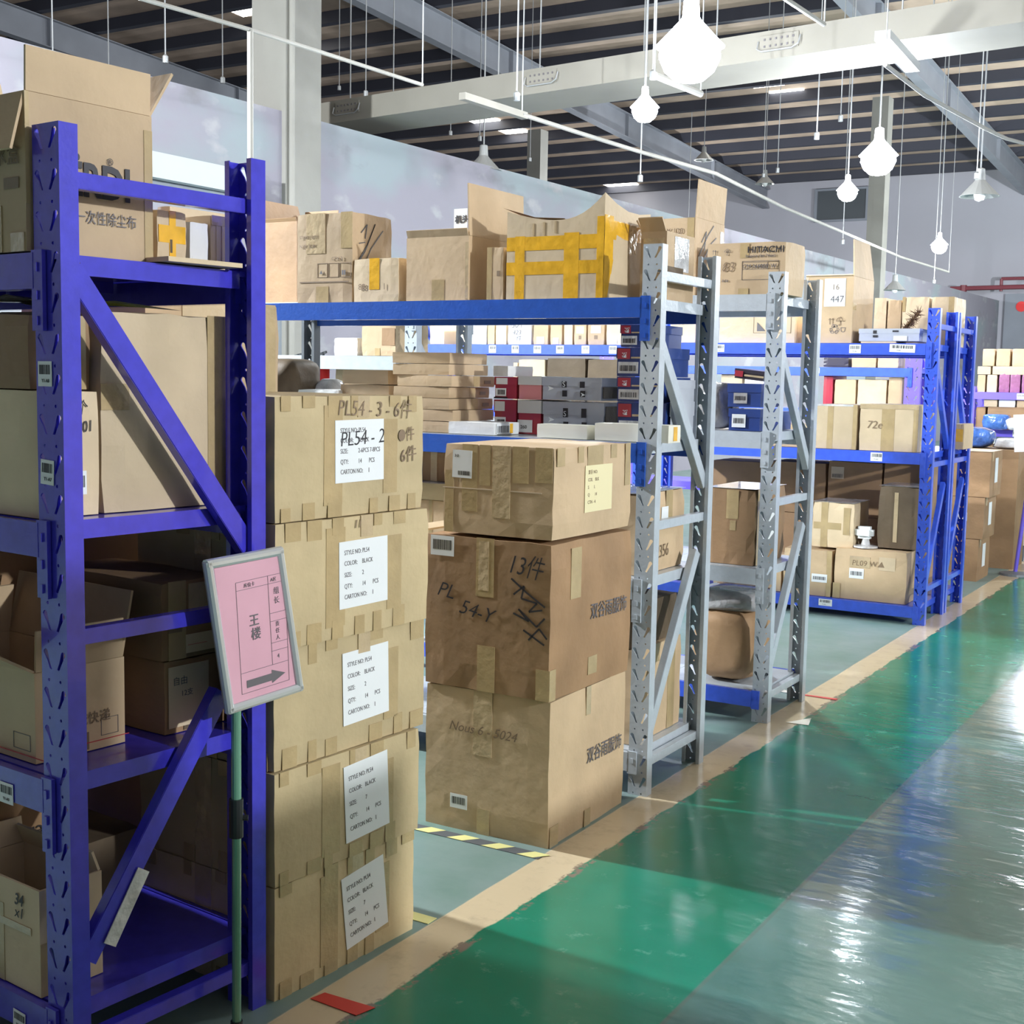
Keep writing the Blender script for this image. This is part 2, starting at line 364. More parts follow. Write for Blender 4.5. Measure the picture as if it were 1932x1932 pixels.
for x in (-24.4, -16.0, -7.6, .8):
    bm = B(); y0, y1 = -4, 42.9
    for (a, b, c, d) in ((-.12, .12, -.30, -.28), (-.12, .12, -.92, -.90), (-.01, .01, -.90, -.30)):
        v = box(bm, x+a, x+b, y0, y1, c, d)
        for q in v: q.co.z += roofz(q.co.y)
    for k in range(8):
        yy = y0+6*k; v = box(bm, x-.11, x+.11, yy, yy+.03, -.90, -.30)
        for q in v: q.co.z += roofz(q.co.y)
    struct('roof_rafter', bm, 'rafter')
# skylight strips in the roof
for (x0, x1, y0, y1) in ((-20.7, -19.9, 21.4, 22.3), (-20.9, -20.2, 22.9, 23.9), (-21.1, -20.2, 31.6, 32.6), (-20.9, -20.1, 33.0, 33.9), (-12.3, -11.5, 31.0, 31.8), (-12.1, -11.2, 32.3, 33.4), (-21.6, -20.4, 41.0, 42.4), (-4, -3, 20, 22), (-4, -3, 6, 8)):
    bm = B(); v = box(bm, x0, x1, y0, y1, -.03, -.01)
    for q in v: q.co.z += roofz(q.co.y)
    struct('skylight', bm, 'skylight')
def column(x0, x1, y0, y1, z1, m='concrete'):
    bm = B(); box(bm, x0, x1, y0, y1, 0, z1); return struct('trim_column', bm, m)
c = column(-9.55, -9.09, 10.42, 10.98, 9.9)
bm = B(); tube(bm, [(-9.05, 10.47, 0), (-9.05, 10.47, 9.9)], .035); struct('downpipe', bm, 'concrete', c)
column(-8.75, -8.38, 30, 30.4, 8.0); column(-17.85, -17.45, 30, 30.4, 8.0)
bm = B(); box(bm, -14.2, -12.57, 42.9, 42.98, 6.93, 7.88); struct('window_1', bm, 'window_dark')
bm = B(); box(bm, -14.3, -12.47, 42.86, 42.93, 6.86, 6.93); box(bm, -14.3, -12.47, 42.86, 42.93, 7.88, 7.95); box(bm, -14.3, -14.2, 42.86, 42.93, 6.93, 7.88); box(bm, -12.57, -12.47, 42.86, 42.93, 6.93, 7.88)
struct('window_frame', bm, 'door_grey')
bm = B(); box(bm, -8.05, -4.6, 42.85, 42.97, 0, 4.4); d = struct('door_1', bm, 'door_grey')
bm = B(); lathe(bm, [(0, 0), (.16, .01), (.16, .03), (0, .03)]); bmesh.ops.transform(bm, matrix=Matrix.Translation((-7.55, 42.85, 4.0)) @ Matrix.Rotation(math.pi/2, 4, 'X'), verts=bm.verts)
struct('door_sign', bm, 'red', d)
r = thing('fire_pipe', 'dark red fire pipe running along the far wall above the grey door', 'pipe', (-9.6, 42.3, 4.55))
bm = B(); tube(bm, [(0, 0, 0), (12, 0, .1)], .07); obj('pipe_run', bm, 'pipe_red', r)
bm = B(); tube(bm, [(1.5, .1, .28), (12, .1, .33)], .05); tube(bm, [(1.5, .1, .28), (1.5, .1, -.1)], .05); obj('branch_pipe', bm, 'pipe_red', r)
bm = B(); lathe(bm, [(.1, -.1), (.1, .1)], (.4, 0, 0)); obj('coupling', bm, 'pipe_red', r)
# the flat air duct under the roof
DA, DB_ = Vector((-10.6, 12.55, 4.545)), Vector((4.5, 10.85, 4.545)); DD = (DB_-DA).normalized(); DN = Vector((DD.y, -DD.x, 0))
r = thing('air_duct', 'long flat beige air duct hanging under the roof across the hall', 'duct', (0, 0, 0))
bm = B(); bar(bm, DA, DB_, .76, .25); obj('duct_body', bm, 'duct', r)
def on_duct(px, py):
    d = ray(px, py); p0 = DA+DN*.385; t = (p0-CP).dot(DN)/d.dot(DN); return CP+d*t
for (px, py) in ((1022, 146), (1470, 78), (655, 203)):
    p = on_duct(px, py); bm = B()
    bar(bm, p-DD*.19, p+DD*.19, .012, .13); g = obj('grille_plate', bm, 'duct', r)
    bm = B()
    for k in range(6):
        for zz in (-.03, .03): bar(bm, p+DD*(-.14+.056*k)+DN*.008+Vector((0, 0, zz-.009)), p+DD*(-.14+.056*k)+DN*.008+Vector((0, 0, zz+.009)), .016, .01, up=DN)
    obj('vent_hole', bm, 'ink_grey', g)
    bm = B(); tube(bm, [p-DD*.20+DN*.012+Vector((0, 0, .02)), p-DD*.205+DN*.03+Vector((0, 0, -.05)), p-DD*.16+DN*.03+Vector((0, 0, -.075)), p+DD*.14+DN*.03+Vector((0, 0, -.075)), p+DD*.20+DN*.03+Vector((0, 0, -.045)), p+DD*.21+DN*.012+Vector((0, 0, .03))], .007, 6)
    obj('handle', bm, 'galv', g)
for k in range(7):
    p = DA.lerp(DB_, (k+.5)/7); bm = B()
    for sgn in (-1, 1): q = p+DN*sgn*.36; tube(bm, [q+Vector((0, 0, .12)), (q.x, q.y, roofz(q.y)-.2)], .008, 5)
    obj('hanger_rod', bm, 'galv', r)
# lamps
def make_lamp(x, y, z, lit, label, power=0, sc=1):
    r = thing('high_bay_lamp', label, 'lamp', (x, y, z), 0, 'high bay lamps hanging over the racks')
    bm = B(); lathe(bm, [(.03, .30), (.05, .29), (.06, .16), (.075, .14), (.13, .08), (.225, -.02), (.235, -.03), (.22, -.03), (.12, .06), (.06, .12)]); bmesh.ops.scale(bm, vec=(sc, sc, sc), verts=bm.verts)
    fnorm(bm); obj('lamp_shade', bm, 'lamp_shade_lit' if lit else 'lamp_shade', r)
    bm = B(); tube(bm, [(0, 0, .30*sc), (0, 0, roofz(y)-z-.05)], .010, 6); obj('cord', bm, 'galv', r)
    bm = B()
    if lit: lathe(bm, [(0, .10), (.12, .07), (.20, -.03), (.21, -.10), (.17, -.19), (.10, -.25), (0, -.27)], n=24); bmesh.ops.scale(bm, vec=(sc, sc, sc), verts=bm.verts)
    else: lathe(bm, [(0, .09), (.05, .07), (.07, 0), (.05, -.07), (0, -.09)])
    fnorm(bm)
    for f in bm.faces: f.smooth = True
    obj('bulb', bm, 'lamp_lit' if lit else 'lamp_glass', r)
    if power:
        l = bpy.data.lights.new('lamp_light', 'POINT'); l.energy = power; l.shadow_soft_size = .09; l.color = (.93, .97, 1)
        lo = bpy.data.objects.new('lamp_light', l); COL.objects.link(lo); lo.parent = r; lo.location = (0, 0, -.37)
    return r
names = ['largest glaring white lamp in front of the flat air duct', 'glaring white lamp right of the duct against the dark roof', 'round white lamp just below the air duct', 'small white lamp in front of the far window', 'small low white lamp near the far wall']
for (x, y, z, k), n, sc in zip(LAMPS_SEEN, names, (1.0, .82, .52, .55, .62)): make_lamp(x, y, z, True, n, LAMP_W*k, sc)
for (x, y, z, k) in LAMPS_OFF:
    r = make_lamp(x, y, z, True, 'lit hanging lamp outside the picture', (AISLE_W if x > -2 else LAMP_W)*k)
    r['label'] = 'lit lamp outside the view, '+{-8.1: 'left of the near blue rack', 6.6: 'right beyond the aisle', 2.2: 'added over the aisle beside the blue rack', 1.2: 'added over the far aisle end', -3.45: 'just past the right edge near the far wall', -14.5: 'added behind the left wall to light the far wall', -1.0: 'added right of the far grey door to light the far wall'}.get(x, 'over the aisle')
for p, n in (((912, 318), 'unlit grey lamp hanging in front of the left wall below the duct'), ((1848, 366), 'unlit pale lamp on a long cord at the right before the far wall'), ((1443, 345), 'tiny unlit lamp far off under the roof left of the far window'), ((1328, 300), 'tiny unlit lamp far off above the white cable'), ((1688, 545), 'dark unlit lamp beside the far grey column')):
    zz = 3.8 if p[0] != 912 else 4.2
    q = PZ(p[0], p[1], zz) if p[0] not in (1443, 1328) else PY(p[0], p[1], 30)
    if p[0] == 1688: q = PY(p[0], p[1], 28)
    make_lamp(q.x, q.y, q.z, False, n)
# power tracks and cables at 4 m
def track(label, pts, r_=.018, name='power_track', thick=None, z=3.95):
    P = [PZ(px, py, z) for px, py in pts]; t = thing(name, label, 'cable track', (0, 0, 0))
    bm = B(); tube(bm, P, r_, 8); obj('track_rail', bm, 'concrete', t)
    for p in {(P[0].x, P[0].y, P[0].z), (P[-1].x, P[-1].y, P[-1].z)}:
        bm = B(); tube(bm, [p, (p[0], p[1], roofz(p[1])-.1)], .006, 5); obj('hanging_wire', bm, 'galv', t)
    return t, P
t, P = track('thin white pipe crossing the upper left corner to the duct', [(262, -4), (472, 56), (620, 103), (797, 160)], .016)
q = PZ(472, 56, 3.95); bm = B(); tube(bm, [q, (q.x, q.y, 2.2)], .022, 8); obj('drop_pipe', bm, 'concrete', t)
t, P = track('white track with a long drooping cable running to the far right', [(985, 216), (1100, 253), (1200, 284), (1350, 327), (1480, 392), (1600, 442), (1700, 485), (1790, 513)], .022)
bm = B(); bar(bm, PZ(872, 181, 3.95), PZ(990, 219, 3.95), .07, .06); obj('track_box', bm, 'duct', t)
t, P = track('short grey track below the left end of the glaring lamp', [(1235, 142), (1322, 177)], .03)
t, P = track('white cable hanging from the duct toward the upper right', [(1670, 122), (1745, 180), (1860, 243), (1900, 262), (1960, 278)], .018)
t, P = track('short white pipe at the top edge right of the glaring lamp', [(1470, -12), (1485, 0), (1555, 46)], .016)
bm = B(); a, b = PZ(1665, 66, 4.2), PZ(1722, 128, 4.2); bar(bm, a, b, .12, .07); tag(obj('light_fitting', bm, 'galv'), 'narrow grey light fitting hanging under the duct at the upper right', 'light fitting')
# thin drop wires with small plugs
wires = [(1208, 335, 13.2), (1232, 140, 10.2), (975, 180, 10.0), (1440, 330, 24), (1467, 320, 20), (1541, 255, 14), (1586, 222, 16), (1590, 455, 20), (1762, 530, 26), (1843, 330, 16), (100, 130, 9), (312, 110, 9.5), (690, 175, 14), (850, 250, 18), (905, 260, 16), (1000, 300, 22), (640, 165, 18), (205, 130, 11), (420, 150, 12)]
wires.sort()
ordn = ['leftmost', 'second', 'third', 'fourth', 'fifth', 'sixth', 'seventh', 'eighth', 'ninth', 'tenth', 'eleventh', 'twelfth', 'thirteenth', 'fourteenth', 'fifteenth', 'sixteenth', 'seventeenth', 'eighteenth', 'rightmost']
for wi, (px, py, yy) in enumerate(wires):
    q = PY(px, py, yy); bm = B(); tube(bm, [q, (q.x, q.y, roofz(q.y)-.1)], .0075, 5); lathe(bm, [(0, -.05), (.03, -.045), (.03, .02), (.008, .04)], q, 8)
    tag(obj('hanging_wire', bm, 'galv'), ('%s from the left of the thin wires hanging straight down from the roof' % ordn[wi]) if 0 < wi < 18 else '%s of the thin wires hanging straight down from the roof' % ordn[wi], 'wire', 'thin wires hanging from the roof')
# ---------------------------------------------------------------- racks
def keyhole_loop(cx, cz, s, lean):
    pts = []
    for k in range(7): a = math.pi*k/6; pts.append((cx+lean*.010*1+math.cos(a)*.0062*s, cz+.012+math.sin(a)*.0062*s))
    pts += [(cx+lean*.001-.0030*s, cz-.004), (cx-lean*.007-.0028*s, cz-.020), (cx-lean*.007+.0028*s, cz-.021), (cx+lean*.001+.0036*s, cz-.006)]
    return pts
def circ(cx, cz, r, n=6): return [(cx+r*math.cos(2*math.pi*k/n), cz+r*math.sin(2*math.pi*k/n)) for k in range(n)]
_up = {}
def upright_mesh(W_, D_, H_, rear, side):
    """perforated C post; local x from -W to 0 (outer flange on x=0 side both), y from 0 (face) to D"""
    key = (W_, D_, H_, rear)
    if key in _up: return _up[key]
    bm = B(); P = .08; n = int(H_/P); t = .003
    for i in range(n):
        z0 = i*P; z1 = z0+P if i < n-1 else H_; zc = z0+P/2
        loops = [[(-W_, z0), (0, z0), (0, z1), (-W_, z1)]]
        loops += [keyhole_loop(-W_/2-W_*.22, zc+.012, 1.25, -1), keyhole_loop(-W_/2+W_*.22, zc+.012, 1.25, 1), circ(-W_/2-W_*.22, z0+.008, .0036), circ(-W_/2+W_*.22, z0+.008, .0036)]
        eds = []
        for lp in loops:
            vs = [bm.verts.new((x, 0, z)) for x, z in lp]
            eds += [bm.edges.new((vs[k], vs[(k+1) % len(vs)])) for k in range(len(vs))]
        bmesh.ops.triangle_fill(bm, use_beauty=True, use_dissolve=False, edges=eds)
    # drop faces that fill the holes
    bad = []
    def inside(pt, lp):
        c = False
        for k in range(len(lp)):
            (x1, y1), (x2, y2) = lp[k], lp[(k+1) % len(lp)]
            if (y1 > pt[1]) != (y2 > pt[1]) and pt[0] < (x2-x1)*(pt[1]-y1)/(y2-y1)+x1: c = not c
        return c
    holes0 = [keyhole_loop(-W_/2-W_*.22, P/2+.012, 1.25, -1), keyhole_loop(-W_/2+W_*.22, P/2+.012, 1.25, 1), circ(-W_/2-W_*.22, .008, .0036), circ(-W_/2+W_*.22, .008, .0036)]
    for f in bm.faces:
        c = f.calc_center_median(); zz = c.z % P
        if c.z < n*P and any(inside((c.x, zz), h) for h in holes0): bad.append(f)
    bmesh.ops.delete(bm, geom=bad, context='FACES_ONLY')
    bmesh.ops.remove_doubles(bm, verts=bm.verts, dist=1e-5)
    bmesh.ops.recalc_face_normals(bm, faces=bm.faces)
    bmesh.ops.solidify(bm, geom=bm.faces[:], thickness=t)
    for v in bm.verts: v.co.y = t if v.co.y > 1e-5 or v.co.y < -1e-5 else 0
    box(bm, -W_, -W_+t, t, D_, 0, H_); box(bm, -t, 0, t, D_, 0, H_)
    box(bm, -W_+t, -W_+.015, D_-t, D_, 0, H_); box(bm, -.015, -t, D_-t, D_, 0, H_)
    if rear:
        for v in bm.verts: v.co.y = -v.co.y
        bmesh.ops.reverse_faces(bm, faces=bm.faces)
    me = bpy.data.meshes.new('upright'); bm.to_mesh(me); bm.free(); _up[key] = me; return me
def rack(label, ox, oy, th, L, D, H, paint, levels, braces, W_=.075, D_=.045, stickers=(), left=True, group='metal shelving racks', bh=.072, right=True, lone=None):
    """ox,oy: right front corner on the floor. levels: (z_top, beam_paint, deck_paint). braces: (b0,z0,b1,z1) on the right end frame"""
    r = thing('shelving_rack', label, 'rack', (ox, oy, 0), -th, group)
    ends = ([0.0] if right else [])+([-L+W_] if left else [])
    for ax in ends:
        for rear in (False, True):
            me = upright_mesh(W_, D_, H, rear, 1)
            m2 = me if False else me.copy() if not me.materials else me
            o = bpy.data.objects.new('upright', me); COL.objects.link(o); o.parent = r
            o.location = (ax, D if rear else 0, 0)
            if not me.materials: me.materials.append(mat(paint))
            elif me.materials[0] != mat(paint):
                k = me.copy(); k.materials[0] = mat(paint); o.data = k
        for (b0, z0, b1, z1) in braces:
            bm = B(); x = ax-.018; diag = abs(z1-z0) > .1
            p, q = Vector((x, b0, z0)), Vector((x, b1, z1)); hw = .044 if diag else .030
            d = (q-p).normalized(); up = Vector((1, 0, 0)).cross(d)
            bar(bm, p, q, .003, hw, up=up); s = up*(hw/2)
            bar(bm, p+s-Vector((.013, 0, 0)), q+s-Vector((.013, 0, 0)), .026, .003, up=up); bar(bm, p-s-Vector((.013, 0, 0)), q-s-Vector((.013, 0, 0)), .026, .003, up=up)
            obj('diagonal_brace' if diag else 'horizontal_brace', bm, paint, r)
    xr = -.03 if right else 0.02; xl = -L+.03 if left else -L
    for (z, bp_, dp, *dh) in levels:
        for fr in (True, False):
            bm = B(); y0, y1 = (-.012, .022) if fr else (D-.022, D+.012)
            box(bm, xl-(-.05), xr-.05+.004, y0, y1, z-bh, z-.014); 
            ya, yb = (y0, y0+.020) if fr else (y1-.020, y1); box(bm, xl+.05, xr-.046, ya, yb, z-.014, z-.001)
            bo = obj('shelf_beam', bm, bp_, r)
            ys = -.005 if fr else D+.002
            for (xa, sg) in (((-W_*.50-.002 if right else None), 1), ((-L+W_*.5+.002 if left else None), -1)):
                if xa is None: continue
                bm = B(); a, b = sorted((xa, xa-sg*.036)); zb_ = z-.155 if z > .5 else z-.08; box(bm, a, b, ys-.006 if fr else ys, ys+.003 if fr else ys+.009, zb_, z+.004)
                for zz in ((z-.135, z-.085, z-.03) if z > .5 else (z-.03,)): box(bm, (a+b)/2-.005, (a+b)/2+.005, ys-.010 if fr else ys+.009, ys-.005 if fr else ys+.012, zz-.009, zz+.009)
                obj('beam_bracket', bm, bp_, bo)
        bm = B(); a, b = xl+.03, xr-.022; n = 4
        for k in range(n):
            u0, u1 = a+(b-a)*k/n+.001, a+(b-a)*(k+1)/n-.001
            box(bm, u0, u1, .014 if True else 0, D-.014, z-.012, z)
            box(bm, u0, u0+.003, .03, D-.03, z-.040, z-.012); box(bm, u1-.003, u1, .03, D-.03, z-.040, z-.012)
        obj('shelf_deck', bm, dp, r)
    for (xc, zc, w, h, tilt, *what) in stickers:
        mm = Matrix.Translation((xc, -.0135 if xc < -W_ else -.0012, zc)) @ Matrix.Rotation(math.pi/2, 4, 'X') @ Matrix.Rotation(tilt, 4, 'Z')
        bm = B(); box(bm, -w/2, w/2, -h/2, h/2, 0, .0012, mm); st = obj('barcode_sticker', bm, 'paper', r); st['label'] = 'white sticker with a barcode'
        bm = B(); x = -w*.4
        while x < w*.4: wd = random.choice((.02, .035, .05))*w; box(bm, x, x+wd, -.02*h, h*.36, .0012, .0016, mm); x += wd+random.choice((.02, .04))*w
        obj('barcode', bm, 'ink', st)
        if h > .03: text_on(st, mm, -w*.22, -h*.34, what[0] if what else 'Y1-A2', h*.2, off=.0018)
    return r
BR = [(.015, 1.893, .485, 1.893), (.03, 1.70, .475, 1.125), (.015, .985, .485, .985), (.455, .80, .03, .25), (.015, .125, .485, .125)]
n0 = rack('near blue shelving rack filling the left edge of the picture', RO.x+RV.x*-.035, RO.y+RV.y*-.035, TH, 2.0, .535, 2.0, 'blue_near',
     [(1.752, 'blue_near', 'blue_near'), (1.213, 'blue_near', 'blue_near'), (.678, 'blue_near', 'blue_near'), (.180, 'blue_near', 'blue_near')],
     [(.03, 1.895, .50, 1.895), (.04, 1.72, .50, 1.12), (.03, .975, .50, .975), (.42, .79, .05, .28), (.03, .10, .50, .10)], W_=.088, D_=.043,
     stickers=[(-.056, 1.512, .046, .050, 0, 'Y1-A8'), (-.054, 1.315, .044, .050, -.05, 'Y1-A7'), (-.205, .622, .05, .045, 0, 'Y1-A5'), (-.175, .125, .044, .040, -.05, 'Y1-A4')])
G1 = rack('front grey-posted rack with blue beams behind the carton stacks', -1.945, 4.212, 0, 2.06, .535, 2.0, 'grey_rack',
     [(1.815, 'blue_beam', 'grey_rack'), (1.296, 'blue_beam', 'grey_rack'), (.80, 'grey_rack', 'grey_rack'), (.16, 'grey_rack', 'grey_rack')],
     [(.03, 1.893, .50, 1.893), (.04, 1.68, .50, 1.12), (.03, .995, .50, .995), (.45, .86, .04, .20), (.03, .116, .50, .116)], left=False)
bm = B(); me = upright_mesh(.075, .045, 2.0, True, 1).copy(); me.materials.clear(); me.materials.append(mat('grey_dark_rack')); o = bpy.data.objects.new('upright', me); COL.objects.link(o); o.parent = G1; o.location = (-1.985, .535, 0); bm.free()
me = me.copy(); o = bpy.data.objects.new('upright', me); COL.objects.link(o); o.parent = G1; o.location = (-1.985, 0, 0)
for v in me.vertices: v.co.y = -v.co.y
rack('second grey rack, carrying the printed carton with the framed panel', -1.935, 5.452, 0, 2.02, .52, 2.0, 'grey_rack',
     [(1.905, 'grey_rack', 'grey_rack'), (1.302, 'grey_rack', 'grey_rack'), (.695, 'grey_rack', 'grey_rack'), (.14, 'blue_far', 'grey_rack')],
     [(.03, 1.70, .49, 1.13), (.03, .99, .49, .99), (.45, .86, .04, .20), (.03, .116, .49, .116)])
rack('grey rack bay seen far left under the long blue beam', -3.975, 5.452, 0, 2.0, .52, 2.0, 'grey_rack',
     [(1.905, 'grey_rack', 'grey_rack'), (1.62, 'grey_rack', 'grey_rack'), (1.25, 'grey_rack', 'grey_rack')], [], right=False)
st3 = [(-.33, 1.742, .07, .05, 0), (-1.3, 1.742, .07, .05, 0)]
rack('blue rack behind the bare floor bay, with pale cartons on its middle shelf', -1.935, 8.30, 0, 2.0, .53, 2.0, 'blue_far',
     [(1.782, 'blue_far', 'blue_far'), (1.095, 'blue_far', 'blue_far'), (.115, 'blue_far', 'blue_far')],
     [(.03, 1.89, .50, 1.89), (.04, 1.70, .50, 1.12), (.03, 1.02, .50, 1.02), (.45, .88, .04, .20), (.03, .22, .50, .22)],
     stickers=[(-.52, 1.745, .075, .055, 0), (-.22, 1.75, .16, .05, -.03), (-1.45, 1.745, .075, .05, 0), (-.35, 1.06, .075, .055, 0), (-1.15, .08, .07, .05, 0), (-.64, .085, .09, .045, 0)], left=False)
rack('blue rack back to back behind the first, at the aisle side', -1.935, 8.86, 0, 2.0, .53, 2.0, 'blue_far',
     [(1.782, 'blue_far', 'blue_far'), (1.095, 'blue_far', 'blue_far'), (.115, 'blue_far', 'blue_far')],
     [(.03, 1.89, .50, 1.89), (.04, 1.70, .50, 1.12), (.03, 1.02, .50, 1.02), (.45, .88, .04, .20), (.03, .22, .50, .22)], left=False)
rack('blue rack bay whose top beam carries five white price tags', -3.94, 8.30, 0, 2.0, .53, 2.0, 'blue_far',
     [(1.765, 'blue_far', 'blue_far'), (1.30, 'blue_far', 'blue_far'), (.6, 'blue_far', 'blue_far')],
     [(.04, 1.95, .50, 1.55)], stickers=[(x, 1.73, .062, .055, 0) for x in (-1.26, -1.06, -.87, -.68, -.47, -.35+.1)])
rack('distant blue and violet rack seen between the posts of the blue rack', -2.70, 11.0, 0, 3.0, .53, 2.1, 'purple_far',
     [(1.66, 'blue_far', 'blue_far'), (1.30, 'blue_far', 'blue_far'), (.6, 'purple_far', 'purple_far')], [], W_=.13, stickers=[(-.9, 1.63, .09, .045, 0), (-1.3, 1.63, .09, .045, 0)])
rack('violet beamed rack across the end of the aisle at the right edge', 1.2, 14.0, 0, 4.2, .6, 1.52, 'purple_far',
     [(1.462, 'purple_far', 'purple_far'), (1.08, 'purple_far', 'purple_far'), (.45, 'purple_far', 'purple_far'), (.1, 'purple_far', 'purple_far')], [], W_=.13,
     stickers=[(-3.62, 1.425, .075, .06, 0), (-3.64, 1.045, .075, .06, 0)])
# ---------------------------------------------------------------- floor stacks
def edge_tapes(face, n, mat_='tape', seed=0, lo=.0, hi=1, h=.16, both=True):
    R_ = random.Random(seed); out = []
    for k in range(n):
        u = (k+.3+R_.uniform(-.15, .15))/n; w = R_.uniform(.05, .10)
        if R_.random() < .85: out.append((mat_, face, u, 0, min(u+w, 1), h*R_.uniform(.7, 1.2)))
        if both and R_.random() < .7: out.append((mat_, face, u, 1-h*R_.uniform(.6, 1.2), min(u+w, 1), 1))
    return out
def style_label(u0, v0, u1, v1, tilt, style, size='2', w=.19):
    s = .0165
    return ('label', 'r', u0, v0, u1, v1, 'paper', [(.10, .80, 'STYLE NO: '+style, s, 'ink_grey', .8), (.10, .64, 'COLOR:', s, 'ink_grey', .8), (.46, .64, 'BLACK', s, 'ink_grey', .8), (.10, .47, 'SIZE:', s, 'ink_grey', .8), (.46, .47, size, s, 'ink_grey', .8),
             (.10, .30, 'QTY:', s, 'ink_grey', .8), (.46, .30, '14', s, 'ink_grey', .8), (.68, .30, 'PCS', s, 'ink_grey', .8), (.10, .14, 'CARTON NO:', s, 'ink_grey', .8), (.66, .14, '1', s, 'ink_grey')], tilt)
lev = [0, .288, .572, .868, 1.172, 1.472]
SA = Vector((-2.028, 2.282)); xl_ = (.532, .540, .572, .566, .548); off_ = (0, .006, -.004, .008, .002)
lb = ['bottom carton of the five-carton stack beside the sign, standing on the yellow line', 'second carton from the floor in the stack beside the sign', 'middle carton of the five-carton stack beside the sign', 'fourth carton from the floor in the stack beside the sign, without pen writing', 'top carton of the stack beside the sign, with pen writing across its label']
lab = [style_label(.46, .17, .77, .86, .12, 'PL54', '7'), style_label(.45, .16, .76, .88, .06, 'PL54', '7'), style_label(.42, .22, .73, .86, .03, 'PL54'), style_label(.38, .24, .70, .80, .015, 'PL54', '2'), style_label(.37, .28, .70, .80, .01, 'PL54', '2-6PCS 7-8PCS')]
for i in range(5):
    yw = -.072+(.008, -.006, .010, -.004, .004)[i]; L_ = xl_[i]; w_ = .50
    cx_ = SA.x+off_[i]-w_/2*math.cos(.072)+L_/2*math.sin(.072); cy_ = SA.y+w_/2*math.sin(.072)+L_/2*math.cos(.072)
    x0, x1, y0, y1 = cx_-w_/2, cx_+w_/2, cy_-L_/2, cy_+L_/2
    dec = edge_tapes('r', 7, seed=i+3, h=.15)+edge_tapes('f', 4, seed=i+9)+[('tape', 'r', .30, .10, .42, .92), ('tape', 'r', .70, .16, .80, .80), ('tape_clear', 'r', .52, .82, .60, 1), ('tape_clear', 'f', .44, 0, .56, 1)]
    dec = [d for d in dec if not (d[0] == 'tape' and i == 2 and d[2] == .30)]+[lab[i]]
    if i == 4: dec += [('text', 'r', .38, .84, 'PL54 - 3 - 6件', .055, 'ink_faint', .15, -.03, .9), ('text', 'r', .40, .58, 'PL54 - 2', .052, 'ink', .15, .04, .95), ('text', 'r', .80, .60, '●件', .04, 'ink_faint', .1, .1, .9), ('text', 'r', .82, .42, '6件', .045, 'ink_faint', .1, .1)]
    if i == 3: dec += [('text', 'r', .47, .90, '11', .03, 'ink_faint', .2)]
    carton(lb[i], x0, x1, y0, y1, lev[i], lev[i+1]-.002, 'card_olive', dec, 'cartons stacked beside the sign', yaw=yw, dent=.005, body='carton_body')
# three-carton stack
barlab = lambda f, u0, v0, u1, v1, m='paper': ('label', f, u0, v0, u1, v1, m, [('bars', .1, .3, .9, .8)], 0)
carton('bottom carton of the three-carton stack in front of the grey rack', -2.47, -1.985, 3.545, 4.108, 0, .489, 'card', [('tape', 'f', .44, .0, .54, .18), ('tape', 'f', .42, .72, .53, 1), ('tape_clear', 'f', .40, .55, .55, 1), ('tape', 'r', .02, 0, .12, .14), ('tape', 'r', .45, 0, .53, .12), ('tape_clear', 'r', .44, .8, .5, 1),
       ('text', 'r', .46, .46, '双谷雨服饰', .060, 'ink_grey', 0, -.02, .9, .0003), ('text', 'f', .20, .70, 'Nous 6 - 5024', .045, 'ink_faint', .3, -.02), barlab('f', .22, .15, .36, .25)], 'cartons stacked by the grey rack', yaw=.01, dent=.008)
carton('middle carton of the three-carton stack, with crossed-out pen writing on its front', -2.47, -1.98, 3.535, 4.11, .491, 1.000, 'card_brown', [('tape', 'f', .42, .62, .56, 1), ('tape', 'f', .44, 0, .58, .3), ('tape_clear', 'f', .44, .66, .52, .98), ('tape', 'f', .90, .0, 1, .2), ('tape', 'r', 0, 0, .07, .2), ('tape', 'r', .45, .08, .56, .2), ('tape', 'r', .22, .62, .34, .95),
       ('text', 'r', .46, .46, '双谷雨服饰', .060, 'ink_grey', 0, -.02, .9, .0003), barlab('f', .05, .86, .24, .99), ('text', 'f', .66, .80, '13件', .085, 'ink', .25, -.1, .8), ('text', 'f', .10, .60, 'PL', .07, 'ink', .3, -.15), ('text', 'f', .28, .50, '54-Y', .07, 'ink', .3, -.18),
       ('scrawl', 'f', [[(.70, .76), (.82, .68), (.96, .60)], [(.72, .66), (.80, .72), (.78, .64), (.90, .62), (.84, .56), (.94, .58)], [(.72, .54), (.84, .50), (.76, .57), (.90, .47), (.96, .53)], [(.80, .44), (.96, .36)], [(.84, .38), (.92, .46), (.98, .40)]], .006)],
       'cartons stacked by the grey rack', yaw=-.008, dent=.01, open_=None)
r = tag(obj('cardboard_flap', carton_mesh(.10, .42, .006, 0, 0), 'card_light'), 'loose pale cardboard flap sticking out behind the three-carton stack', 'cardboard'); r.location = (-2.54, 3.78, 1.002)
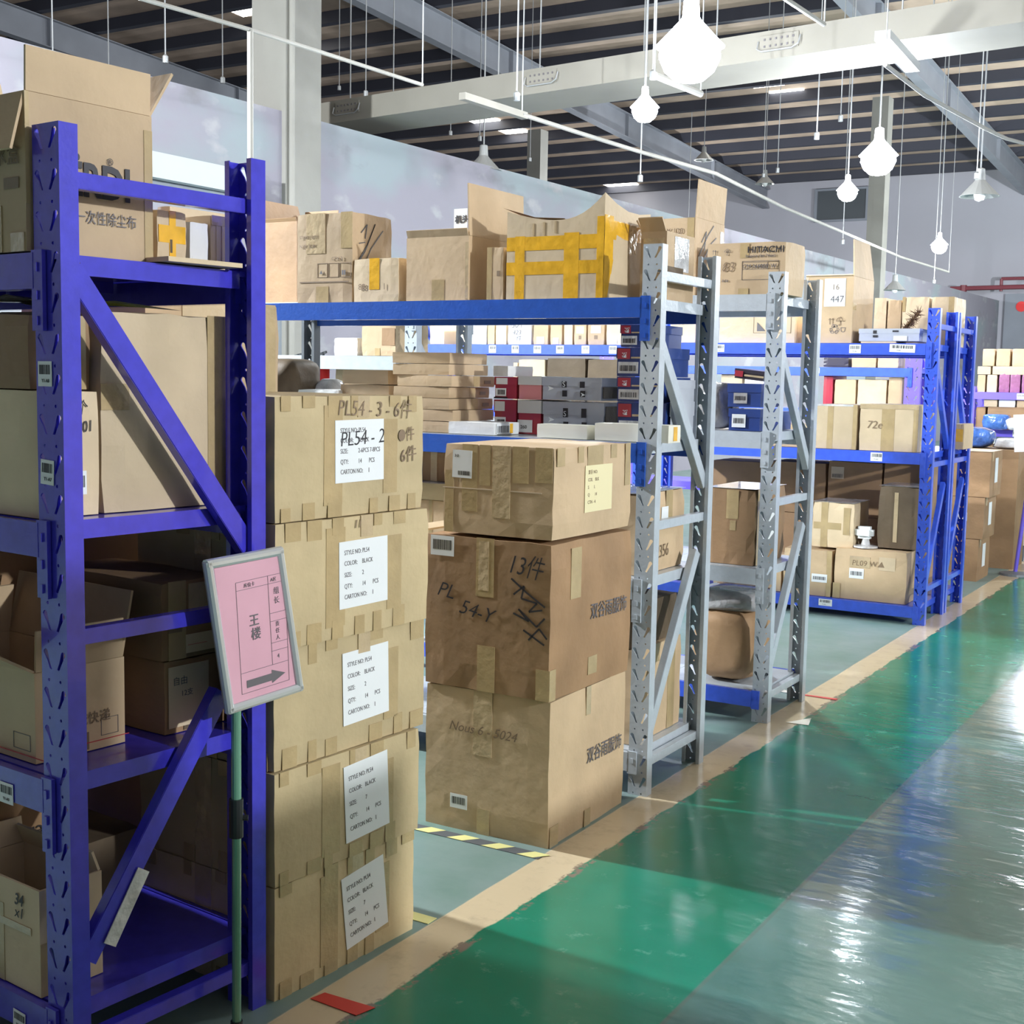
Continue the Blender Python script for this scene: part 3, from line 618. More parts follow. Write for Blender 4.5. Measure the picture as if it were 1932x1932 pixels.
carton('low top carton of the three-carton stack, covered in clear tape', -2.405, -1.985, 3.54, 4.098, 1.010, 1.303, 'card', [('tape', 'f', .02, .0, .10, .7), ('tape', 'f', .18, .25, .32, 1), ('tape', 'f', .34, .55, .44, 1), ('tape_clear', 'f', .46, .2, .62, 1), ('tape', 'f', .64, .6, .78, 1), ('tape', 'f', .84, .62, .99, 1), ('card_edge', 'f', 0, .50, .9, .512),
       ('tape', 'r', .03, .8, .12, 1), ('tape', 'r', .28, .82, .35, 1), ('tape', 'r', .40, .66, .60, 1), ('tape', 'r', .70, .84, .78, 1), ('tape', 'r', .9, .5, .97, 1), ('label', 'f', .09, .62, .27, .93, 'paper', [('bars', .3, .1, .9, .25), (.1, .75, '2-2', .012)], -.02),
       ('label', 'r', .37, .25, .72, .78, 'paper_yellow', [(.1, .82, '双谷 NO:', .016, 'ink_faint'), (.1, .66, 'COL    BLK', .016, 'ink_faint'), (.1, .5, 'S        L', .016, 'ink_faint'), (.1, .34, 'Q        14', .016, 'ink_faint'), (.1, .18, 'CTN - 4', .016, 'ink_faint')], 0)], 'cartons stacked by the grey rack', dent=.008)
# pile between the near rack and the grey rack
zt = PX(527, 577, -2.6).z
carton('upper brown carton of the pile behind the five-carton stack, glossy tape near its top', -3.1, -2.60, 2.43, 2.95, 1.15, zt, 'card', [('tape', 'r', .82, 0, .97, 1), ('tape_clear', 'r', .25, .72, .72, .98)])
carton('lower carton hidden in the pile behind the five-carton stack', -3.12, -2.60, 2.43, 2.96, .60, 1.148, 'card_brown', group='pile behind the stack')
carton('base carton of the pile behind the five-carton stack', -3.12, -2.60, 2.43, 2.96, 0, .598, 'card_brown', group='pile behind the stack')
# marks and tapes on the floor
def strip(name, label, pts, m, cat='floor tape'):
    bm = B(); vs = [bm.verts.new((*p, .001)) for p in pts]; f = bm.faces.new(vs)
    g = bmesh.ops.extrude_face_region(bm, geom=[f]); bmesh.ops.translate(bm, verts=[v for v in g['geom'] if isinstance(v, bmesh.types.BMVert)], vec=(0, 0, .0014)); fnorm(bm)
    return tag(obj(name, bm, m), label, cat) if label else bm
strip('floor_mark', 'red paint stroke across the yellow line at the lower left', [(-1.965, 2.345), (-1.82, 2.340), (-1.805, 2.395), (-1.955, 2.388)], 'red_mark', 'floor mark')
strip('floor_mark', 'thin red stroke across the yellow line beyond the second grey rack', [(-1.97, 6.06), (-1.81, 6.06), (-1.81, 6.09), (-1.97, 6.08)], 'red_mark', 'floor mark')
r = thing('hazard_tape', 'worn black and yellow striped tape on the floor at the foot of the three-carton stack', 'floor tape', (0, 0, 0))
strip_pts = [(-2.75, 3.46), (-1.965, 3.46), (-1.965, 3.515), (-2.75, 3.515)]
bm = B(); box(bm, -2.75, -1.965, 3.455, 3.505, .0008, .0020); obj('tape_band', bm, 'haz_dark', r)
bm = B()
for k in range(6):
    x = -2.72+.135*k; vs = [bm.verts.new(p) for p in ((x, 3.455, .0026), (x+.06, 3.455, .0026), (x+.10, 3.505, .0026), (x+.04, 3.505, .0026))]; bm.faces.new(vs)
obj('yellow_stripe', bm, 'haz_yellow', r)
strip('hazard_tape', 'pale yellow tape scrap at the corner of the five-carton stack', [(-2.3, 2.86), (-1.975, 2.86), (-1.975, 2.905), (-2.3, 2.905)], 'haz_yellow')
strip('hazard_tape', 'pale tape strip on the floor beyond the second grey rack', [(-2.25, 6.06), (-1.98, 6.06), (-1.98, 6.11), (-2.25, 6.11)], 'beige')
strip('floor_mark', 'small cream arrow head painted in the shade right of the second grey rack', [(-1.87, 5.52), (-1.77, 5.53), (-1.80, 5.66)], 'beige', 'floor mark')
# ---------------------------------------------------------------- sign on its telescopic pole (leans against the near rack)
def nw(a, b, z): p = RO+RU*a+RV*b; return Vector((p.x, p.y, z))
sg = thing('sign_stand', 'pink paper sign in a silver frame on a green pole, before the near rack', 'sign', nw(.05, .36, 0), -TH)
q = [PA(*p, .04) for p in ((380, 1056), (523, 1030), (563, 1302), (424, 1347))]; q = [(b-.36, z) for b, z in q]
cb, cz = sum(p[0] for p in q)/4, sum(p[1] for p in q)/4
def in_(p, k): return (cb+(p[0]-cb)*k[0], cz+(p[1]-cz)*k[1])
bm = B(); rail = .0115
for i in range(4):
    a, b = q[i], q[(i+1) % 4]; av, bv = Vector((0, a[0], a[1])), Vector((0, b[0], b[1])); c3 = Vector((0, cb, cz))
    av += (c3-av)*.06; bv += (c3-bv)*.06
    tube(bm, [av-(bv-av).normalized()*.006, bv+(bv-av).normalized()*.006], rail, 10)
obj('sign_frame', bm, 'silver', sg)
qi = [Vector((0, *in_(p, (.84, .88)))) for p in q]
bm = B(); vs = [bm.verts.new(v+Vector((.004, 0, 0))) for v in qi]; vb = [bm.verts.new(v-Vector((.004, 0, 0))) for v in qi]; bm.faces.new(vs[::-1]); bm.faces.new(vb)
for i in range(4): bm.faces.new((vs[i], vs[(i+1) % 4], vb[(i+1) % 4], vb[i]))
fnorm(bm); ps = obj('sign_sheet', bm, 'pink_paper', sg)
o0 = qi[3]; e1 = (qi[2]-qi[3]).normalized(); e2 = (qi[0]-qi[3]); e2 = (e2-e1*e2.dot(e1)).normalized(); wS, hS = (qi[2]-qi[3]).length, (qi[0]-qi[3]).length
ms = Matrix((e1, e2, e1.cross(e2))).transposed().to_4x4(); ms.translation = o0+Vector((.004, 0, 0))
bm = B(); T_ = .0009
def ln(u0, v0, u1, v1): bar(bm, ms @ Vector((u0*wS, v0*hS, .0006)), ms @ Vector((u1*wS, v1*hS, .0006)), T_, .0006, up=ms.to_3x3() @ Vector((0, 0, 1)))
for a in ((.14, .05, .90, .05), (.90, .05, .90, .86), (.90, .86, .12, .86), (.12, .86, .14, .05), (.62, .86, .64, .20), (.12, .80, .90, .80), (.14, .20, .90, .20), (.63, .58, .90, .58), (.63, .52, .90, .52), (.63, .36, .90, .36), (.63, .30, .90, .30)): ln(*a)
obj('ruled_lines', bm, 'ink_grey', ps)
text_on(ps, ms, .30*wS, .53*hS, '王', .030, 'ink_grey', off=.001, bold=.0004); text_on(ps, ms, .32*wS, .43*hS, '楼', .030, 'ink_grey', off=.001, bold=.0004)
text_on(ps, ms, .70*wS, .72*hS, '组', .018, 'ink_grey', off=.001); text_on(ps, ms, .70*wS, .65*hS, '长', .018, 'ink_grey', off=.001)
for k, c in enumerate(('责', '任', '人')): text_on(ps, ms, .71*wS, (.48-.05*k)*hS, c, .013, 'ink_grey', off=.001)
text_on(ps, ms, .24*wS, .815*hS, '库位卡', .011, 'ink_grey', off=.001); text_on(ps, ms, .66*wS, .815*hS, 'A区', .011, 'ink_grey', off=.001); text_on(ps, ms, .72*wS, .24*hS, '4', .014, 'ink_grey', off=.001)
bm = B(); A_ = [(.22, .085), (.62, .085), (.62, .065), (.84, .115), (.62, .165), (.62, .14), (.22, .14)]
bm.faces.new([bm.verts.new(ms @ Vector((u*wS, v*hS, .0008))) for u, v in A_]); obj('arrow', bm, 'ink_grey', ps)
bx0, bz0 = q[3][0]+.035, q[3][1]+.01
bm = B(); tube(bm, [(-.012, bx0, bz0+.10), (-.008, bx0-.004, .50)], .0115, 14); obj('upper_pole', bm, 'green_pole', sg)
bm = B(); tube(bm, [(-.007, bx0-.004, .505), (0, bx0-.012, .02)], .0105, 14); obj('lower_pole', bm, 'green_pole', sg)
bm = B(); tube(bm, [(-.008, bx0-.004, .465), (-.008, bx0-.004, .555)], .0165, 14); tube(bm, [(-.008, bx0-.004, .51), (.012, bx0+.014, .51)], .007, 8); obj('pole_clamp', bm, 'black_plastic', sg)
bm = B(); lathe(bm, [(0, .03), (.014, .03), (.016, .0), (0, 0)], (0, bx0-.012, 0), 16); fnorm(bm); obj('base', bm, 'black_plastic', sg)
# ---------------------------------------------------------------- what stands in the near rack
b0, z0_ = PA(50, 450, -.10); b1, _ = PA(288, 450, -.10); _, zf = PA(165, 195, -.10)
eh, ew = zf-1.755, b1-b0
carton('large open carton with tall raised flap on top of the near rack', -.62, -.10, b0, b1, 1.755, zf, 'card', [('text', 'r', .30, .40, 'ËRDI', .094, 'ink', 0, 0, .8, .003), ('text', 'r', .62, .62, '®', .02, 'ink'), ('text', 'r', .36, .225, '一次性除尘布', .030, 'ink_grey', 0, 0, .85), ('tape', 'r', .93, .0, 1, .9), ('tape', 'r', 0, .3, .03, 1),
       ('text', 'f', .80, .56, '水盒', .045, 'ink_faint'), ('ink_faint', 'f', .86, .40, .96, .47), ('tape_clear', 'f', .90, 0, .99, .12), ('tape', 'f', .62, 0, .84, .30)], near=True, open_=[('r', .088, 2, 0), ('b', .12, 32), ('f', .12, 165), ('l', .14, 20, 0, 'card_light')])
r = tag(obj('cardboard_sheet', carton_mesh(.42, .20, .010, 0, 0), 'card_light'), 'thick cardboard sheet jutting out under the small boxes on the near rack', 'cardboard'); p = nw(-.225, .35, 1.756); r.location = p; r.rotation_euler = (0, 0, -TH-.04)
def pr(label, x0, x1, yt, a, z0, dep, m='card', **k):
    bb0, _ = PA(x0, yt+20, a); bb1, _ = PA(x1, yt+20, a); _, zz = PA((x0+x1)/2, yt, a)
    return carton(label, a-dep, a, bb0, bb1, z0, zz, m, near=True, **k)
pr('small carton bound in yellow tape on the cardboard sheet of the near rack', 296, 352, 398, -.12, 1.768, .16, 'card_light', dec=[('tape_yellow', 'r', .05, .35, .95, .7), ('tape_yellow', 'r', .4, .0, .62, 1), ('card_dark', 'r', .42, .15, .50, .42)])
pr('small white carton beside the yellow taped one on the near rack', 358, 393, 420, -.12, 1.768, .15, 'card_white')
pr('row of small film-wrapped boxes by the rear post of the near rack', 397, 432, 408, -.12, 1.768, .15, 'card_light', dec=[('tape_clear', 'r', .05, .8, .95, 1), ('card_edge', 'r', .3, 0, .33, 1), ('card_edge', 'r', .6, 0, .63, 1)])
pr('flat carton lid leaning behind the small boxes on the near rack', 320, 430, 396, -.40, 1.768, .05, 'card_light')
b0, _ = PA(189, 700, -.105); b1, _ = PA(437, 700, -.105); _, z1 = PA(300, 590, -.105)
carton('big plain carton on the second shelf of the near rack behind the diagonal brace', -.54, -.105, b0, b1, 1.215, z1, 'card_light', near=True, dec=[('tape', 'r', .80, 0, .96, 1), ('tape', 'r', 0, .51, .20, .64)], dent=.012)
_, zl = PA(165, 737, -.105)
carton('carton marked with pen digits on the second shelf of the near rack', -.50, -.105, -.022, b0-.004, 1.215, zl, 'card_light', near=True, dec=[('text', 'r', .56, .66, '-901', .034, 'ink', .2, .1, .75), ('text', 'r', .60, .82, '个', .034, 'ink', .2, 0, .8), barlab('r', .50, .17, .76, .36)])
_, zu = PA(165, 597, -.13)
carton('brown carton lying on top of the pen-marked one at the left edge', -.62, -.13, -.025, b0-.006, zl+.002, zu, 'card_brown', near=True, dec=[('tape', 'r', .7, 0, .92, 1)])
bm = B()
pts = [[(-.45+.11*i, .06+.10*j, z1+.006+.014*math.sin(i*1.7+j)*math.cos(j*1.3)+.012) for j in range(4)] for i in range(4)]
vv = [[bm.verts.new(c) for c in r_] for r_ in pts]
for i in range(3):
    for j in range(3): bm.faces.new((vv[i][j], vv[i+1][j], vv[i+1][j+1], vv[i][j+1]))
bmesh.ops.solidify(bm, geom=bm.faces[:], thickness=.004); fnorm(bm)
o = tag(obj('plastic_bag', bm, 'green_film'), 'dark green plastic film lying on the big plain carton', 'plastic bag'); o.location = RO; o.rotation_euler = (0, 0, -TH)
# cartons filling the far half of the near rack, added partly to block light
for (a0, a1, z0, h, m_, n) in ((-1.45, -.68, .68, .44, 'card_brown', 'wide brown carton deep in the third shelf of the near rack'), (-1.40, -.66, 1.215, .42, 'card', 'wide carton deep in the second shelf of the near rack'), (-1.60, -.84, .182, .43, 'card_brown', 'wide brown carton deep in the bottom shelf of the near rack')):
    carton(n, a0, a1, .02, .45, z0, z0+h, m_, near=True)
carton('brown carton added on the floor behind the near rack to block light', -3.9, -3.2, 2.50, 2.98, 0, .62, 'card_brown'); carton('brown carton added on top of the light-blocking one behind the near rack', -3.88, -3.22, 2.51, 2.97, .622, 1.2, 'card_brown')  # pair added behind the rack to cut light coming from the left
# third shelf
_, zs1 = PA(313, 1250, -.14); _, zs2 = PA(318, 1098, -.14)
carton('dark carton with a printed side at the back of the third shelf', -.52, -.14, .315, .50, .68, zs1, 'card_brown', near=True, dec=[('label', 'r', .06, .08, .70, .92, 'card_cream', [(.1, .7, '自由', .022, 'ink_grey'), (.3, .5, '12支', .018, 'ink_grey')], 0), ('card_dark', 'r', .30, .02, .66, .30)])
carton('wider dark carton lying on top of the printed one on the third shelf', -.56, -.135, .305, .50, zs1+.003, zs2, 'card_brown', near=True, dec=[('tape', 'r', .10, 0, .36, 1), ('ink_faint', 'r', .1, .35, .3, .5), ('tape_clear', 'r', .4, .6, .8, .95), ('label', 'r', .35, .06, .9, .3, 'card_light', [(.05, .35, '————', .014, 'ink_red')], 0)])
_, zo = PA(225, 1240, -.17)
carton('open carton with red printed stripe on the third shelf of the near rack', -.62, -.17, .0, .228, .68, zo, 'card', near=True, open_=[('f', .16, 60), ('b', .15, 12), ('l', .12, -10), ('r', .09, 3, .0)], dec=[('text', 'r', .30, .32, '物流快递', .03, 'ink_faint'), ('ink_faint', 'r', .52, .02, .58, .22), ('box', 'r', .72, .14, .92, .34, .0012, 'ink_grey'), ('text', 'r', .38, .06, '—————', .03, 'ink_red'), ('box', 'f', .82, .12, .96, .30, .0012, 'ink_grey'), ('text', 'f', .3, .03, '——————————', .035, 'ink_red')])
# bottom shelf
_, z4 = PA(180, 1648, -.12)
carton('tall narrow carton with pen marks on the bottom shelf of the near rack', -.42, -.125, -.028, .128, .182, z4, 'card_light', near=True, open_=[('l', .06, 10), ('b', .05, -20)], dec=[('text', 'f', .70, .80, '34', .036, 'ink', .2, 0, .9, .0006), ('text', 'f', .70, .68, 'x1', .034, 'ink', .2), ('tape', 'f', .3, 0, .55, .75), ('tape_clear', 'f', .05, .55, .9, .62), ('tape', 'r', 0, 0, .2, .5)])
carton('dark printed carton behind the narrow one on the bottom shelf', -.80, -.45, .0, .27, .182, .60, 'card_brown', near=True, dec=[('text', 'r', .85, .60, 'Hertinger', .05, 'ink', 0, math.pi, .9), ('text', 'r', .9, .85, 'Hertinger', .05, 'ink', 0, math.pi, .9), ('ink_faint', 'r', .1, .4, .7, .46)])
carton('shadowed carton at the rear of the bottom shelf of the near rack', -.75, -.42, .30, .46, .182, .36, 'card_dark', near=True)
def sack(name, label, cx, cy, z0, w, d, h, m, cat, near=False, seed=1, grp=None, k=.16):
    R_ = random.Random(seed); bm = B(); bmesh.ops.create_icosphere(bm, subdivisions=3, radius=1)
    for v in bm.verts:
        n = v.co.copy(); sx_ = [math.copysign(abs(c)**.55, c) for c in n]
        f = 1+k*(math.sin(n.x*5+seed)*math.cos(n.z*4+seed*2)+.5*math.sin(n.y*9+seed))*.6
        v.co = Vector((sx_[0]*w/2*f, sx_[1]*d/2*f, (sx_[2]*.5+.5)*h*(1 if sx_[2] < 0 else .92+.1*f)))
    for f in bm.faces: f.smooth = True
    o = tag(obj(name, bm, m), label, cat, grp)
    if near: p = nw(cx, cy, z0); o.location = p; o.rotation_euler = (0, 0, -TH)
    else: o.location = (cx, cy, z0)
    return o
sack('plastic_sack', 'crumpled printed plastic bag behind the narrow carton at the lower left corner', -.58, -.035+.0, .60, .30, .10, .01, 'wrap_grey', 'plastic bag', near=True, seed=3) if False else None
sack('plastic_sack', 'crumpled grey plastic bag lying on the dark printed carton of the bottom shelf', -.62, .10, .60, .30, .18, .05, 'wrap_grey', 'plastic bag', near=True, seed=3)
# plastic sleeve taped to the lower brace
bm = B(); p, q_ = Vector((-.012, .065, .30)), Vector((-.012, .155, .44)); bar(bm, p, q_, .0025, .034, up=Vector((1, 0, 0)).cross((q_-p).normalized())); o = tag(obj('plastic_sleeve', bm, 'wrap_film'), 'clear plastic sleeve stuck to the lower diagonal brace of the near rack', 'plastic sleeve'); o.location = RO; o.rotation_euler = (0, 0, -TH)
# ---------------------------------------------------------------- grey rack: top shelf
T = 1.817
zz = PY(610, 402, 4.25).z
carton('tall printed carton with pen-scribbled side on the long blue beam', PY(560, 450, 4.25).x, PY(665, 450, 4.25).x, 4.25, 4.52, T, zz, 'card', [('tape_clear', 'f', .18, .55, .52, 1), ('tape', 'f', .36, 0, .58, .18), ('tape', 'f', .8, .6, 1, 1), ('box', 'f', .38, .28, .56, .44, .002, 'ink_faint'), ('box', 'f', .58, .28, .76, .44, .002, 'ink_faint'), ('box', 'f', .78, .28, .98, .44, .002, 'ink_faint'),
      ('text', 'f', .42, .32, '▲', .02, 'ink_grey'), ('text', 'f', .82, .31, '❚❚', .022, 'ink_grey'), ('ink_faint', 'f', .06, .225, .94, .238), ('text', 'f', .64, .47, 'CTN 2', .02, 'ink_faint'), ('text', 'f', .06, .62, 'N.W.  G.W.', .018, 'ink_faint'), ('text', 'f', .06, .72, 'STYLE / QTY', .018, 'ink_faint'),
      ('scrawl', 'r', [[(.1, .42), (.3, .58), (.55, .9), (.35, .65), (.12, .45), (.22, .38)], [(.22, .36), (.45, .62), (.75, .84)], [(.2, .78), (.35, .88), (.3, .72)], [(.15, .66), (.3, .68)]], .004)])
zz = PY(710, 487, 4.25).z
carton('small carton with a vertical yellow tape strip on the long blue beam', PY(667, 520, 4.25).x, PY(752, 520, 4.25).x, 4.25, 4.42, T, zz, 'card_light', [('tape_yellow', 'f', .36, .28, .58, 1), ('text', 'f', .12, .28, '88', .035, 'ink_faint'), ('text', 'f', .66, .28, '1', .035, 'ink_faint')])
zz = PY(825, 447, 4.25).z
r = carton('plain pale carton with one flap standing high at its side', PY(767, 500, 4.25).x, PY(884, 500, 4.25).x, 4.25, 4.67, T, zz, 'card', [('tape', 'f', .42, 0, .62, .33), ('tape_clear', 'f', .95, .02, 1, .9)], open_=[('r', .20, -2, 0), ('b', .05, 5), ('f', .03, 20)])
bm = B(); x0 = PY(858, 400, 4.69).x; x1 = PY(883, 400, 4.69).x; w_ = (PY(767, 500, 4.25).x+PY(884, 500, 4.25).x)/2
zs_ = PY(870, 394, 4.69).z-T; zb_ = PY(870, 438, 4.69).z-T; box(bm, x0-w_, x1-w_, .225, .2265, zb_, zs_); s_ = obj('paper_sign', bm, 'paper', r)
mm = Matrix.Translation((x0-w_, .2245, zb_+.04)) @ Matrix.Rotation(math.pi/2, 4, 'X'); text_on(s_, mm, .006, 0, '机头', .035, 'ink', bold=.001)
carton('brown carton squeezed between the pale carton and the yellow-taped one', PY(919, 500, 4.25).x, -2.625, 4.25, 4.45, T, PY(940, 466, 4.25).z, 'card', [('tape', 'f', 0, 0, .3, 1), ('ink_faint', 'f', .62, .45, .8, .55)])
# yellow taped carton with sagging top
x0, x1 = -2.610, -2.196; w, d = x1-x0, .385; zl, zm, zr = 2.145, 2.105, 2.195
r = thing('cardboard_box', 'large misshapen carton wrapped in yellow packing tape on the long blue beam', 'box', ((x0+x1)/2, 4.25+d/2, T))
bm = B(); N_ = 14; top = []
def topz(u): return (zl+(zm-zl)*math.sin(min(u/.55, 1)*math.pi/2) if u < .55 else zm+(zr-zm)*((u-.55)/.45)**2.2)-T
for j, yy in enumerate((-d/2, -d/4, 0, d/4, d/2)):
    rowb = [bm.verts.new((-w/2+w*i/N_+(0.006*math.sin(i) if j else 0), yy, 0)) for i in range(N_+1)]
    rowt = [bm.verts.new((-w/2+w*i/N_, yy, topz(i/N_)+(-.03*math.sin(math.pi*j/4)) + (.0 if j == 0 else -.035*j/4*(i/N_)))) for i in range(N_+1)]
    top.append((rowb, rowt))
for j in range(4):
    for i in range(N_): bm.faces.new((top[j][1][i], top[j][1][i+1], top[j+1][1][i+1], top[j+1][1][i])); bm.faces.new((top[j][0][i], top[j+1][0][i], top[j+1][0][i+1], top[j][0][i+1]))
for j in (0, 4):
    for i in range(N_): bm.faces.new((top[j][0][i], top[j][0][i+1], top[j][1][i+1], top[j][1][i]))
for i in (0, N_):
    for j in range(4): bm.faces.new((top[j][0][i], top[j+1][0][i], top[j+1][1][i], top[j][1][i]))
fnorm(bm); obj('carton_body', bm, 'card_light', r)
dm = (w, d, .30)
decals(r, dm, [('tape_yellow', 'f', .0, .60, 1, .77), ('tape_yellow', 'f', .0, .30, 1, .46), ('tape_yellow', 'f', .09, 0, .19, .78), ('tape_yellow', 'f', .60, 0, .75, .80), ('tape_yellow', 'f', .93, 0, 1.0, .98), ('tape_yellow', 'r', 0, 0, .18, 1), ('tape_yellow', 'r', 0, .72, .95, .95), ('tape_yellow', 'r', .0, .30, .6, .48),
       ('tape_clear', 'r', .52, .05, .68, .95), ('tape_clear', 'r', .80, .1, .97, .9), ('tape_clear', 'f', .27, .78, .285, .93), ('tape_clear', 'f', .50, .80, .515, .95), ('tape_clear', 'f', .38, .78, .395, .94)])
bm = B(); v = [(-w/2-.02, -d/2, topz(0)+.015), (-w/2+.02, -d/2+.10, topz(0)-.01), (w*.12, -d/2+.10, topz(.6)-.03), (w*.10, -d/2-.002, topz(.6)+.004), (-w*.2, -d/2-.004, topz(.3)+.004)]
bm.faces.new([bm.verts.new(c) for c in v]); bmesh.ops.solidify(bm, geom=bm.faces[:], thickness=.005); obj('flap', bm, 'card_brown', r)
carton('carton under crinkled clear film at the right end of the long blue beam', -2.135, -2.030, 4.43, 4.685, T, 2.07, 'card', [('wrap_film', 'r', .28, .45, .8, .95), ('card_dark', 'r', .05, .28, .6, .5), ('tape_clear', 'f', .1, .4, .9, .9)], open_=[('f', .06, 40), ('l', .05, 30)])
# second grey rack: top shelf
T2 = 1.907
carton('printed carton with a tall raised flap behind the grey posts', PY(1226, 450, 5.5).x, PY(1312, 450, 5.5).x, 5.5, 5.84, T2, PY(1270, 412, 5.5).z, 'card', [('text', 'f', .15, .80, 'CHY 120', .035, 'ink_faint'), ('tape', 'f', .82, .7, .97, 1), ('scrawl', 'r', [[(.1, .5), (.4, .8), (.6, .95)], [(.15, .35), (.5, .7), (.7, .8)], [(.3, .3), (.6, .55)], [(.2, .7), (.35, .85), (.3, .6)]], .005), ('wrap_film', 'r', .85, .1, .97, .9)], open_=[('r', PX(1345, 350, PY(1312, 450, 5.5).x).z-PY(1312, 412, 5.5).z, 3, 0)])
hx0, hx1 = PY(1333, 500, 5.5).x, PY(1482, 500, 5.5).x
carton('printed carton with bold lettering and a framed panel on the second grey rack', hx0, hx1, 5.5, 5.76, T2, PY(1440, 456, 5.5).z, 'card', [('text', 'f', .52, .80, 'HITACHI', .038, 'ink', 0, 0, 1.15, .0005), ('text', 'f', .50, .71, 'Inspire the Next', .019, 'ink_grey', 0, 0, 1.1), ('tape', 'f', .43, .70, .54, .98), ('box', 'f', .46, .28, .92, .64, .0015, 'ink_grey'), ('box', 'f', .46, .48, .92, .62, .0012, 'ink_grey'), ('box', 'f', .78, .48, .92, .62, .0012, 'ink_grey'),
      ('text', 'f', .47, .50, 'CM-N4000', .026, 'ink_grey'), ('text', 'f', .82, .50, 'W', .026, 'ink_grey'), ('text', 'f', .07, .78, '⇈', .03, 'ink_grey'), ('text', 'f', .22, .78, '☂', .03, 'ink_grey'), ('text', 'f', .20, .45, '83', .06, 'ink_faint', .2), ('tape', 'f', .42, 0, .55, .12), ('text', 'f', .20, .25, '-8-86', .016, 'ink_grey')])
tx0, tx1 = PY(500, 450, 5.5).x, PY(560, 450, 5.5).x
carton('open carton with dark inside on the far left grey shelf', tx0-.02, tx1, 5.5, 5.85, 1.907, PY(540, 418, 5.5).z, 'card_brown', None, open_=[('f', .02, 30), ('l', .14, 20), ('b', .1, 8)])
# ---------------------------------------------------------------- grey rack: middle shelf
Md = 1.298
def stackflat(label, xl, xc, xr, y, tops, z0, base, grp, mm_='card', jitter=.008):
    a, b = PY(xl, 740, y).x, PY(xc, 740, y).x; e = PX(xr, 740, b).y; n = len(tops); zp = z0
    for k, t in enumerate(tops):
        z1 = PY((xl+xc)/2, t, y).z if t else None
        j = random.uniform(-jitter, jitter)
        carton(label[k], a+j, b+j, y, e, zp, z1-.0015, mm_, dec=[('tape', 'r', .45, 0, .6, 1)] if k == n-2 else None, group=grp, yaw=j*2, dent=.003, seg=2)
        zp = z1
order = ['lowest', 'second', 'third', 'fourth', 'fifth', 'sixth', 'topmost']
stackflat([f'{o} flat brown box from the bottom of the tall pile on the middle shelf' if o not in ('lowest', 'topmost') else f'{o} flat brown box of the tall pile on the middle shelf' for o in order], 742, 846, 926, 4.27, [792, 768, 744, 720, 698, 674, 668-0], Md, 0, 'flat boxes piled on the middle shelf') if False else None
yy = 4.27; a, b = PY(745, 740, yy).x, PY(848, 740, yy).x; e = PX(928, 740, b).y; hz = (PY(850, 664, yy).z-Md)/7
for k, o in enumerate(order):
    j = (.0, .012, .004, -.01, .012, -.016, -.02)[k]
    carton(f'{o} flat brown box in the tall pile beside the white flat boxes' if o != 'topmost' else 'topmost flat brown box in the tall pile beside the white flat boxes', a+j, b+j, yy, e, Md+hz*k, Md+hz*(k+1)-.0015, 'card', dec=[('tape', 'r', .5, 0, .64, 1), ('ink_faint', 'r', .75, .3, .9, .6)] if k in (2, 3, 4) else None, group='flat boxes piled on the middle shelf', yaw=(0, .02, -.02, .03, -.01, .05, .08)[k], dent=.003, seg=2)
a2, b2 = PY(642, 740, 4.34).x, PY(738, 740, 4.34).x; z2 = PY(700, 697, 4.34).z
hz = (z2-Md)/4
for k, o in enumerate(('lowest', 'second', 'third', 'top')):
    carton(f'{o} box of the shorter flat pile left of the tall pile', a2+.01*(k % 2), b2-.012, 4.34, 4.62, Md+hz*k, Md+hz*(k+1)-.0015, 'card', group='flat boxes in the shorter pile', dent=.003, seg=2, yaw=-.02*(k % 2))
pc('white flat box lying on the grey deck far left', 560, 635, 735, 4.30, Md, .25, 'card_white')
sack('plastic_sack', 'dark crumpled plastic sack at the left end of the middle shelf', PY(538, 700, 4.5).x, 4.52, Md, .24, .26, PY(548, 678, 4.5).z-Md, 'card_dark', 'plastic bag', seed=5)
sack('plastic_sack', 'small bluish plastic bundle beside the dark grey post', PY(618, 720, 4.62).x+.02, 4.62, Md, .14, .12, PY(610, 716, 4.62).z-Md, 'wrap_film', 'plastic bag', seed=8)
def flatwhite(label, xl, xc, xr, y, yt, m, extra=None):
    a, b = PY(xl, 800, y).x, PY(xc, 800, y).x; e = max(PX(xr, 800, b).y, y+.1); z1 = PY(xc, yt, y).z
    return carton(label, a, b, y, min(e, 4.44), Md, z1, m, dec=extra, dent=.002, seg=2, group='flat boxes on the shelf edge')
flatwhite('white flat box with a barcode end at the shelf edge', 846, 932, 1010, 4.25, 798, 'card_white', [('label', 'r', .08, .1, .6, .9, 'paper', [('bars', .05, .1, .95, .8)], 0), ('tape_yellow', 'r', .62, .1, .74, .9)])
flatwhite('beige flat box in the middle of the shelf edge', 1013, 1108, 1128, 4.25, 803, 'beige')
flatwhite('beige flat box half hidden by the perforated grey post', 1122, 1262, 1285, 4.25, 803, 'beige', [('tape_yellow', 'r', .4, .1, .7, .9)])
